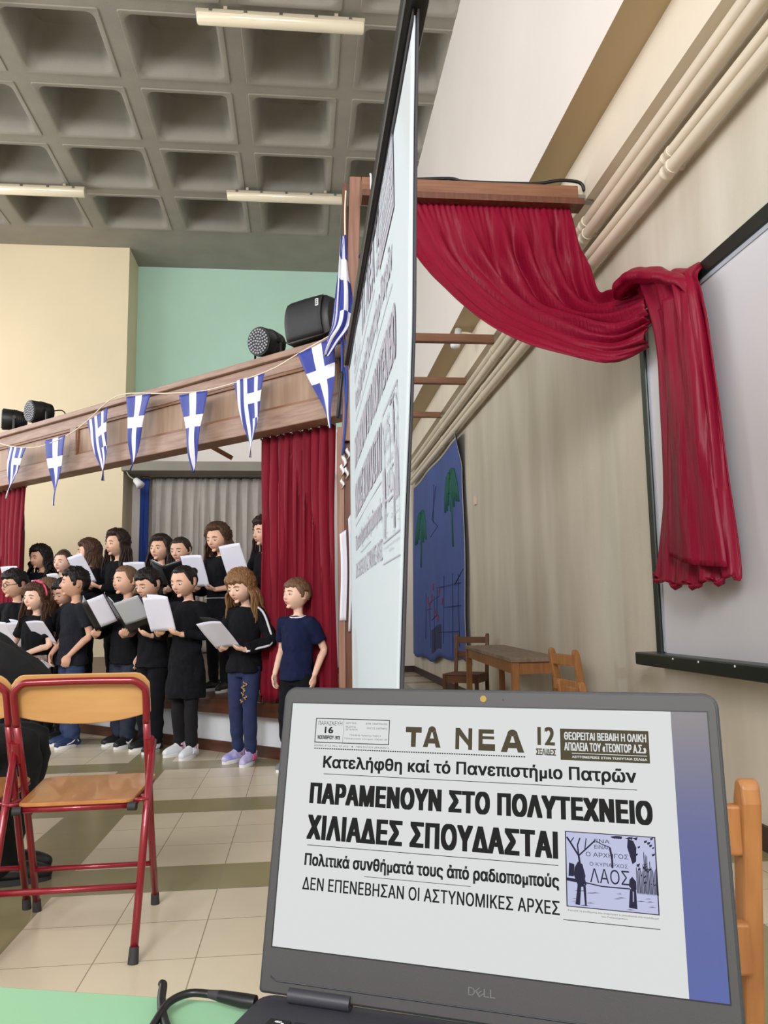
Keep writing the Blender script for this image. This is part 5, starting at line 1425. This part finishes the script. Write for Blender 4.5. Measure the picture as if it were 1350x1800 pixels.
    if stripe:
        q = MB(); sd, S, E_, Wt, dd, nn, cu = arms[0]
        o1 = V((.7, -.35, .1)).normalized()*s
        q.tube([rt((.09, -.02, 1.085)), S+o1*.055, S.lerp(E_, .5)+o1*.050, E_+V((.5, -.6, -.3)).normalized()*.047*s, E_.lerp(Wt, .5)+V((.4, -.6, -.4)).normalized()*.043*s, E_.lerp(Wt, .92)+V((.3, -.6, -.3)).normalized()*.037*s], .0085*s, 6, sub=4)
        q.build('sleeve_stripe', 'white_trim', sh)
    if watch:
        sd, S, E_, Wt, dd, nn, cu = arms[0]; fa = (E_-Wt).normalized(); c = Wt+fa*.02*s
        q = MB(); q.tube([c-fa*.008*s, c+fa*.008*s], .023*s, 14); q.build('wristband', 'black_plastic', t)
    # ---- trousers or leggings
    lm, lf, lc = legs
    if lf != 'skirt':
        q = MB(); slim = lf == 'slim'
        q.loft([ell(.585, .082, .072), ell(.64, .101, .084), ell(.70, .095, .079), ell(.73, .088, .072)])
        for sd, hip, kn, an, fy in leg:
            end = an.lerp(kn, lc) if lc else an+V((0, 0, -.012*s)); r_ = (.064, .060, .049, .048, .038) if slim else (.062, .068, .062, .058, .056)
            if lc: q.tube([hip, hip.lerp(kn, .5), kn, end], [r_[0]*s, r_[1]*s*1.08, r_[2]*s*1.18, r_[2]*s*1.22], 16, sub=2)
            else: q.tube([hip, hip.lerp(kn, .5), kn, kn.lerp(an, .4), end], [k*s for k in r_], 16, sub=2)
        def pf(p, n):
            a = .005 if slim else .009
            return p+n*(a*noise.noise(V((p.x*12, p.y*12+seed, p.z*16)))+a*.8*sin(p.z*60+5*noise.noise(p*9+V((seed, 0, 0))))*(smoothstep(.3*s, .08*s, p.z)+.5*smoothstep(.12, .0, abs(p.z-.37*s)))*.7)
        tr = remeshed(q, 'trousers', lm, t, .0085, 2, pf)
        if lc:
            q = MB()
            for sd, hip, kn, an, fy in leg: q.tube([kn.lerp(an, .3), kn.lerp(an, .6), an+V((0, 0, -.01))], [.049*s, .045*s, .037*s], 14, sub=2)
            q.build('socks', 'sock_grey', t)
    else:
        q = MB(); n = 48
        sk = lambda z, rx, ry: [rt(((rx+.006*sin(k*2*pi/n*12))*cos(2*pi*k/n), (ry+.006*sin(k*2*pi/n*12))*sin(2*pi*k/n), z)) for k in range(n)]
        q.loft([sk(.42, .19, .17), sk(.52, .165, .145), sk(.64, .132, .105), sk(.74, .118, .092)]); tr = q.build('skirt', lm, t)
        q = MB()
        for sd, hip, kn, an, fy in leg: q.tube([hip, kn, kn.lerp(an, .4), an], [.075*s, .048*s, .049*s, .035*s], 14, sub=2)
        q.build('tights', 'black_leggings', t)
    # ---- shoes
    if feet:
        for sd, hip, kn, an, fy in leg:
            q = MB(); bx = .072; ang = sd*radians(9)
            R = Matrix.Rotation(ang, 4, 'Z'); off = V((bx*sd, .012+fy, 0))*s
            F = lambda p: (R @ (V(p)*s))+off
            q.tube([F((0, .048, .034)), F((0, .0, .042)), F((0, -.06, .038)), F((0, -.118, .030))], [.032*s, .036*s, .038*s, .030*s], 16, sub=3, round_=True)
            q.tube([F((0, .018, .03)), F((0, .020, .088))], [.036*s, .040*s], 16)
            q.tube([F((0, -.015, .075)), F((0, -.06, .052))], [.022*s, .022*s], 12, round_=True)
            def flat(p, n, s=s): return V((p.x, p.y, max(p.z, .014*s)))
            so = remeshed(q, 'shoe', shoes[0], t, .0062, 2, flat)
            q = MB()
            o2 = [(.036*sin(a)*(1.08 if cos(a) < .2 else .9), .045-.095*(1-cos(a))*1.0) for a in [2*pi*k/28 for k in range(28)]]
            q.loft([[F((x*1.08, y, .0)) for x, y in o2], [F((x*1.14, y, .008)) for x, y in o2], [F((x*1.08, y, .024)) for x, y in o2]]); q.build('sole', shoes[1], so, sharp=40)
            q = MB()
            for k in range(4): q.tube([F((-.020, -.028-.014*k, .072-.007*k)), F((0, -.030-.014*k, .080-.008*k)), F((.020, -.028-.014*k, .072-.007*k))], .0028*s, 6, sub=2)
            if len(shoes) > 2: q.build('laces', shoes[2], so)
            if len(shoes) > 3:
                q = MB()
                if mark == 'tick': q.tube([F((sd*.036, -.062, .046)), F((sd*.040, -.045, .034)), F((sd*.040, -.02, .042)), F((sd*.034, .030, .070))], [.003*s, .0085*s, .006*s, .0015*s], 8, sub=4)
                elif mark == 'curve': q.tube([F((sd*.036, -.07, .030)), F((sd*.040, -.03, .040)), F((sd*.038, .01, .062)), F((sd*.036, .035, .040))], .0045*s, 6, sub=4)
                else:
                  for k in range(3): q.tube([F((sd*.036, -.01-.016*k, .030)), F((sd*.040, -.0-.016*k, .05)), F((sd*.030, .008-.016*k, .070))], .0042*s, 6, sub=2)
                q.build('side_mark', shoes[3], so)
            if len(shoes) > 4:
                q = MB(); q.tube([an+V((0, .004, -.03*s)), an+V((0, .002, .03*s))], .0385*s, 14); q.build('sock', shoes[4], t)
    return t, s
def sheet_in(t, s, c, w, h, tilt, yawd, label, name='song_sheet', cat='paper', kind='sheet', mats=None, outer=None, roll=0.0, bend=.012, group='song sheets held by the choir'):
    """a sheet, booklet or folder in the hands of person t; c = middle of its lower edge in the person's own space"""
    Rz = Matrix.Rotation(t.rotation_euler.z, 4, 'Z')
    Mx = Matrix.Translation(t.location) @ Rz @ Matrix.Translation(V(c)*s) @ Matrix.Rotation(radians(yawd), 4, 'Z') @ Matrix.Rotation(radians(tilt), 4, 'X') @ Matrix.Rotation(radians(roll), 4, 'Y')
    P = lambda u, v, d=0.0: V(((u-.5)*w, bend*sin(pi*u)+bend*.6*sin(v*pi)*(u-.5)-d, v*h))
    if kind == 'sheet':
        mb = MB(); mb.grid(lambda u, v: P(u, v), 10, 10); mb.xf(Mx); o = mb.build(name, 'paper', None, solid=.0025)
        tag(o, label, cat, group); return o
    o = thing(name, label, cat, tuple(Mx.translation), 0, group)
    I = Matrix.Translation(-Mx.translation) @ Mx
    if kind == 'booklet':
        # two leaves meeting at a spine
        for nm, sg, k in (('front_leaf', 1, .008), ('back_leaf', -1, .05)):
            mb = MB(); mb.grid(lambda u, v: P(u, v, sg*k*(1-u)*1.0+.002*sg), 10, 10); mb.xf(I); mb.build(nm, (mats or 'paper') if sg < 0 else 'paper', o, solid=.002)
        return o
    # open folder: two stiff covers at an angle, with sheets inside
    ca = radians(mats or 25)
    for nm, sx in (('cover', 1), ('cover', -1)):
        mb = MB(); mb.grid(lambda u, v: V((sx*u*w/2*cos(ca), u*w/2*sin(ca), v*h)), 6, 6); mb.xf(I); mb.build(nm, 'folder_black', o, solid=.006)
        mb = MB(); mb.grid(lambda u, v: V((sx*(.01+u*.93)*w/2*cos(ca), u*w/2*sin(ca)+.010+.006*sin(pi*u), .012+v*(h-.02))), 8, 8); mb.xf(I); mb.build('inner_sheet', 'paper', o, solid=.003)
    if outer:
        u0, v0, mt = outer
        mb = MB(); mb.grid(lambda u, v: V(((u0+u*(1.0-u0))*w/2*cos(ca), (u0+u*(1-u0))*w/2*sin(ca)-.008-.006*sin(pi*u), h*v0+v*(h*(1.03-v0)))), 8, 8); mb.xf(I); mb.build('outer_sheet', mt, o, solid=.003)
    return o
# ------------------------------------------------------------------ the choir, front row on the floor
FR = 'children in the front row'
SG = .42
# name, position, facing ... (from the near end of the row to the far end)
k10, s10 = person('boy in a navy tee, last of the front row, arms hanging, by the laptop', (-.04, 5.60, 0), -32, 1.326, 'fair', ('short', 'sand'), ('navy_cotton', 'short', .0), ('black_cotton', 'wide', .42),
       ('shoe_grey', 'sole_white', 'white_trim'), pose='down', hy=-20, hp=-2, collar='white_trim', seed=10, fringe=.14)
k9, s9 = person('girl with long fair hair, striped sleeve and jeans, reading a booklet', (-.43, 5.98, 0), -30, 1.417, 'fair', ('long', 'light'), ('black_cotton', 'long', .0), ('blue_denim', 'slim', 0),
       ('shoe_lilac', 'sole_white', 'white_trim', 'pink_band', 'sock_pink'), hold=(.01, -.21, .80), hy=-6, hp=16, stripe=True, seed=9, fringe=.20)
k8, s8 = person('girl with her hair in a bun, long black tee and white sneakers', (-.90, 6.33, 0), -30, 1.483, 'light', ('pulled', 'black'), ('black_cotton', 'long', .22), ('black_leggings', 'slim', 0),
       ('shoe_white', 'sole_white', 'white_trim', 'white_trim', 'sock_pink'), hold=(-.02, -.22, .865), hy=-4, hp=14, seed=8)
k7, s7 = person('boy with short black hair and wristband reading from a big black folder', (-1.22, 6.65, 0), -34, 1.488, 'tan', ('short', 'black'), ('black_cotton', 'short', .02), ('black_cotton', 'loose', 0),
       ('shoe_black', 'sole_white', 'shoe_green', 'white_trim'), hold=(-.0, -.21, .85), wid=.12, hy=-4, hp=20, watch=True, seed=7, fringe=.12)
k6, s6 = person('boy with cropped light brown hair, black sweatshirt and navy track trousers', (-1.50, 6.95, 0), -34, 1.518, 'light', ('crew', 'sand'), ('black_cotton', 'long', .02), ('navy_track', 'loose', 0),
       ('shoe_black', 'sole_white', 'white_trim', 'white_trim'), hold=(-.03, -.23, .83), hy=-8, hp=2, seed=6, mark='tick', hand_over={1: ((.17, -.02, .665), (0, -.1, -1), (-1, 0, 0), .4)})
k5, s5 = person('smiling boy in a charcoal tee and jeans with both arms hanging down', (-1.955, 7.03, 0), -44, 1.503, 'warm', ('thick', 'black'), ('charcoal_cotton', 'short', .02), ('mid_denim', 'loose', 0),
       ('shoe_blue', 'sole_white', 'white_trim', 'white_trim'), pose='down_front', hy=-22, hp=-2, smile=True, mark='curve', seed=5, fringe=.12)
k4, s4 = person('boy with dark hair looking down behind the smiling boy in charcoal', (-2.065, 7.30, 0), -30, 1.447, 'tan', ('short', 'black'), ('black_cotton', 'short', .0), ('black_cotton', 'loose', 0),
       ('shoe_black', 'sole_white'), pose='hold', hold=(0, -.20, .78), hy=-6, hp=22, seed=4, fringe=.10)
k3, s3 = person('girl with long light brown hair between the headband girl and a boy', (-2.34, 7.62, 0), -32, 1.432, 'light', ('longer', 'sand'), ('black_cotton', 'long', .0), ('black_leggings', 'slim', 0),
       ('shoe_black', 'sole_white'), hold=(.02, -.22, .76), hy=-14, hp=4, seed=33, fringe=.04)
k2, s2 = person('girl with a pink headband and patterned skirt holding a white sheet', (-2.31, 7.16, 0), -24, 1.371, 'fair', ('long', 'brown'), ('black_cotton', 'short', -.08), ('print_skirt', 'skirt', 0),
       ('shoe_black', 'sole_white'), hold=(-.06, -.22, .775), wid=.09, hy=-2, hp=2, smile=True, band='pink_band', seed=2, fringe=.0)
k1, s1 = person('boy wearing glasses at the far end of the front row', (-2.64, 7.62, 0), -26, 1.528, 'tan', ('thick', 'black'), ('black_cotton', 'short', .0), ('black_cotton', 'loose', 0),
       ('shoe_black', 'sole_white'), hold=(-.05, -.22, .83), hy=-10, hp=6, glasses=True, smile=True, seed=1, fringe=.16)
# back row, on the stage
BR = 'children in the back row'
b8, t8 = person('girl at the near end of the back row, half hidden by the red curtain', (-.30, 6.72, SG), -38, 1.483, 'light', ('longer', 'dark'), ('black_cotton', 'long', .02), ('black_leggings', 'slim', 0),
       ('shoe_black', 'sole_white'), hold=(-.06, -.23, .86), hy=-14, hp=4, collar='label_white', seed=18, hairline=.66, group=BR)
b7, t7 = person('girl in the back row with half-tied brown hair reading a sheet', (-.72, 7.02, SG), -28, 1.462, 'light', ('longer', 'brown'), ('black_cotton', 'short', .1), ('black_leggings', 'slim', 0),
       ('shoe_black', 'sole_white'), hold=(-.04, -.21, .82), hy=-4, hp=12, seed=17, hairline=.70, fringe=0, group=BR)
b6, t6 = person('boy in the back row with short dark hair holding a black folder', (-1.09, 7.32, SG), -22, 1.381, 'tan', ('crew', 'dark'), ('black_cotton', 'long', .0), ('black_cotton', 'loose', 0),
       ('shoe_black', 'sole_white'), hold=(.02, -.2, .86), hy=-2, hp=12, seed=16, group=BR)
b5, t5 = person('girl in the back row with straight dark hair behind the boy with folder', (-1.335, 7.60, SG), -20, 1.412, 'light', ('longer', 'dark'), ('black_cotton', 'long', .0), ('black_leggings', 'slim', 0),
       ('shoe_black', 'sole_white'), hold=(-.06, -.23, .84), hy=-6, hp=0, seed=15, hairline=.68, fringe=0, group=BR)
b4, t4 = person('tall girl in the back row with long dark hair and a raised sheet', (-1.80, 7.90, SG), -34, 1.498, 'light', ('longer', 'dark'), ('black_cotton', 'long', .05), ('black_leggings', 'slim', 0),
       ('shoe_black', 'sole_white'), hold=(-.06, -.24, .86), wid=.05, hy=-8, hp=2, seed=14, hairline=.68, fringe=0, group=BR)
b3, t3 = person('girl in the back row in profile with straight brown hair', (-2.12, 8.1, SG), -46, 1.427, 'light', ('long', 'brown'), ('black_cotton', 'long', .0), ('black_leggings', 'slim', 0),
       ('shoe_black', 'sole_white'), hold=(-.02, -.2, .78), hy=-28, hp=0, seed=13, fringe=.10, group=BR)
b2, t2 = person('girl in the back row with tied hair and a dark headband', (-2.43, 8.32, SG), -18, 1.336, 'fair', ('tied', 'brown'), ('black_cotton', 'long', .0), ('black_leggings', 'slim', 0),
       ('shoe_black', 'sole_white'), hold=(0, -.2, .78), hy=-4, hp=2, band='black_plastic', seed=12, group=BR)
b1, t1 = person('girl in the back row with wavy dark hair nearest the far red curtain', (-2.73, 8.6, SG), -24, 1.417, 'warm', ('wavy', 'black'), ('black_cotton', 'long', .0), ('black_leggings', 'slim', 0),
       ('shoe_black', 'sole_white'), hold=(-.10, -.22, .86), hy=-12, hp=8, seed=11, hairline=.66, fringe=.04, group=BR)

# what they hold
sheet_in(k9, s9, (.01, -.205, .80), .21, .28, 50, 0, 'white booklet with a dark cover held by the girl in jeans', name='song_booklet', cat='booklet', kind='booklet', mats='folder_black', roll=-4)
sheet_in(k8, s8, (-.02, -.225, .87), .21, .28, 26, 6, 'white booklet held up by the girl with a bun', name='song_booklet', cat='booklet', kind='booklet')
sheet_in(k7, s7, (0, -.215, .85), .44, .29, 38, -4, 'large open black folder held by the boy with the wristband', name='song_folder', cat='folder', kind='folder', mats=28, outer=(.04, .30, 'folder_clear'))
sheet_in(k6, s6, (-.05, -.24, .85), .40, .27, 34, -6, 'open black folder with white pages held by the boy in the sweatshirt', name='song_folder', cat='folder', kind='folder', mats=40, outer=(.30, .06, 'paper'))
sheet_in(k5, s5, (-.04, -.15, .585), .13, .10, 55, 10, 'small folded white paper held low by the smiling boy', roll=-24)
sheet_in(k4, s4, (0, -.21, .79), .2, .25, 40, 0, 'white sheet held by the dark-haired boy looking down')
sheet_in(k3, s3, (.02, -.225, .77), .20, .27, 38, 0, 'white booklet held by the girl with light brown hair', name='song_booklet', cat='booklet', kind='booklet')
sheet_in(k2, s2, (-.06, -.225, .775), .23, .30, 34, 0, 'white sheet held by the girl with the pink headband')
sheet_in(k1, s1, (-.05, -.225, .84), .22, .28, 48, 0, 'white sheet held by the boy with glasses at the photo edge')
sheet_in(b8, t8, (-.07, -.235, .865), .21, .29, 22, 8, 'white sheet held by the girl beside the red curtain', roll=-6)
sheet_in(b7, t7, (-.05, -.215, .82), .21, .29, 26, 0, 'white sheet held by the girl with half-tied hair')
sheet_in(b6, t6, (.02, -.205, .87), .40, .25, 40, 0, 'black folder held by the short-haired boy on the stage', name='song_folder', cat='folder', kind='folder', mats=30)
sheet_in(b5, t5, (-.07, -.235, .84), .21, .28, 24, 4, 'white sheet held by the straight-haired girl on the stage')
sheet_in(b4, t4, (-.07, -.245, .87), .22, .30, 28, 0, 'white sheet raised by the tall long-haired girl', roll=-10)
sheet_in(b3, t3, (-.02, -.205, .79), .21, .28, 34, 0, 'white sheet held by the girl seen in profile')
sheet_in(b2, t2, (0, -.205, .79), .21, .28, 34, 0, 'white sheet held by the girl with the dark headband')
sheet_in(b1, t1, (-.11, -.225, .87), .21, .28, 22, 0, 'white sheet held by the wavy-haired girl on the stage')
# a beaded belt
mb = MB()
for k in range(24): a = -2.6+2.0*k/23; mb.ell((.122*cos(a), .102*sin(a)-.003, .735), (.004, .004, .004), nu=8, nv=5)
mb.xf(Matrix.Scale(t7, 4)); mb.build('beaded_belt', 'label_white', [c for c in b7.children if c.name.startswith('shirt')][0])
# gold embroidery on the fair girl's jeans
rnd = random.Random(3); mb = MB()
for k in range(12):
    z = .56-.012*k; x = .055+.018*sin(k*1.7); mb.tube([(x, -.088-.0*k, z), (x+.014*sin(k), -.0905, z-.007), (x+.018*cos(k*2), -.088, z-.014)], .0034, 6, sub=3)
mb.xf(Matrix.Scale(s9, 4)); mb.build('gold_embroidery', 'gold_thread', [c for c in k9.children if c.name.startswith('trousers')][0])
# ------------------------------------------------------------------ seated adult in black, cut off by the left edge
ad = thing('person', 'seated adult in a black hooded jacket and black shoes, cut off by the left edge', 'person', (-1.53, 3.47, 0), 0)
mb = MB()
Th = Matrix.Translation(V((-.02, .0, 1.29))) @ Matrix.Rotation(radians(80), 4, 'Z') @ Matrix.Rotation(radians(14), 4, 'X') @ Matrix.Scale(1.12, 4)
head_mesh(mb, Th)
mb.tube([(.0, .0, 1.02), (-.01, 0, 1.12), (-.02, 0, 1.2)], [.07, .058, .055], 14)
mb.tube([(-.06, 0, .50), (-.05, 0, .72), (-.02, 0, .95), (.0, 0, 1.03)], [.16, .14, .15, .09], 18, sub=3, flat=1.1, round_=True)
ARM = {1: [(.04, .19, 1.0), (.28, .24, .84), (.46, .14, .71)], -1: [(.06, -.18, 1.02), (.35, -.20, .885), (.50, -.07, .735)]}
LEG = {1: [(0, .10, .52), (.38, .14, .54), (.26, .17, .09)], -1: [(0, -.10, .52), (.40, -.06, .55), (.31, .0, .09)]}
for sd in (1, -1):
    a, e, w_ = [V(p) for p in ARM[sd]]; mb.tube([V((.0, sd*.1, .98)), a, a.lerp(e, .5), e, w_], [.06, .055, .047, .04, .028], 14, sub=2, round_=True)
    hand(mb, w_, (.8, -sd*.2, -.5), (-.2, 0, -1), sd, 1.15, .5)
    h_, kn, an = [V(p) for p in LEG[sd]]; mb.tube([h_, h_.lerp(kn, .5), kn, kn.lerp(an, .4), an], [.085, .075, .056, .056, .036], 14, sub=2, round_=True)
    mb.tube([an, an+V((.01, 0, -.03)), an+V((.06, .01, -.04))], [.034, .028, .02], 12, round_=True)
remeshed(mb, 'body', 'skin_tan', ad, .0085, 2)
q = MB(); hair_cap(q, Th, .016, .6, .1, 3, .5, -.42); q.build('hair', 'hair_black', ad)
q = MB()
q.tube([(-.08, 0, .50), (-.07, 0, .70), (-.04, 0, .93), (-.01, 0, 1.02), (-.01, 0, 1.08)], [.19, .18, .19, .12, .085], 20, sub=3, flat=1.12, round_=True)
q.ell((-.08, 0, 1.06), (.12, .14, .075)); q.ell((-.03, 0, 1.10), (.10, .12, .05))
for sd in (1, -1):
    a, e, w_ = [V(p) for p in ARM[sd]]; q.tube([V((.0, sd*.08, .98)), a, a.lerp(e, .5), e, e.lerp(w_, .5), w_+(e-w_)*.05], [.10, .092, .085, .078, .066, .045], 16, sub=2, round_=True)
def jf(p, n): return p+n*(.012*noise.noise(p*7)+.007*noise.noise(p*15))
remeshed(q, 'hooded_jacket', 'adult_black', ad, .012, 3, jf)
q = MB()
q.tube([(-.06, .0, .53), (.1, 0, .53)], [.17, .15], 16, round_=True, flat=.6)
for sd in (1, -1):
    h_, kn, an = [V(p) for p in LEG[sd]]; q.tube([h_, h_.lerp(kn, .5), kn, kn.lerp(an, .4), an], [.105, .095, .078, .078, .068], 16, sub=3, round_=True)
remeshed(q, 'trousers', 'adult_black', ad, .012, 3, jf)
for sd in (1, -1):
    an = V(LEG[sd][2]); q = MB(); fw = V((.97, .24, 0)) if sd == -1 else V((1, .1, 0))
    q.tube([an+V((-.03, 0, -.045)), an+fw*.06+V((0, 0, -.045)), an+fw*.13+V((0, 0, -.055)), an+fw*.17+V((0, 0, -.06))], [.04, .044, .042, .032], 16, sub=3, round_=True); q.tube([an+V((0, 0, -.03)), an+V((0, 0, .04))], [.05, .05], 14)
    o = remeshed(q, 'shoe', 'leather_black', ad, .008, 2, lambda p, n: V((p.x, p.y, max(p.z, .018))))
    q = MB(); nn_ = V((-fw.y, fw.x, 0)).normalized()
    ol = [(-.07+.133*(1-cos(a)), .044*sin(a)) for a in [2*pi*k/26 for k in range(26)]]
    q.loft([[an+fw*x+nn_*y+V((0, 0, zz-an.z)) for x, y in ol] for zz in (0, .024)]); q.build('sole', 'rubber', o, sharp=40)
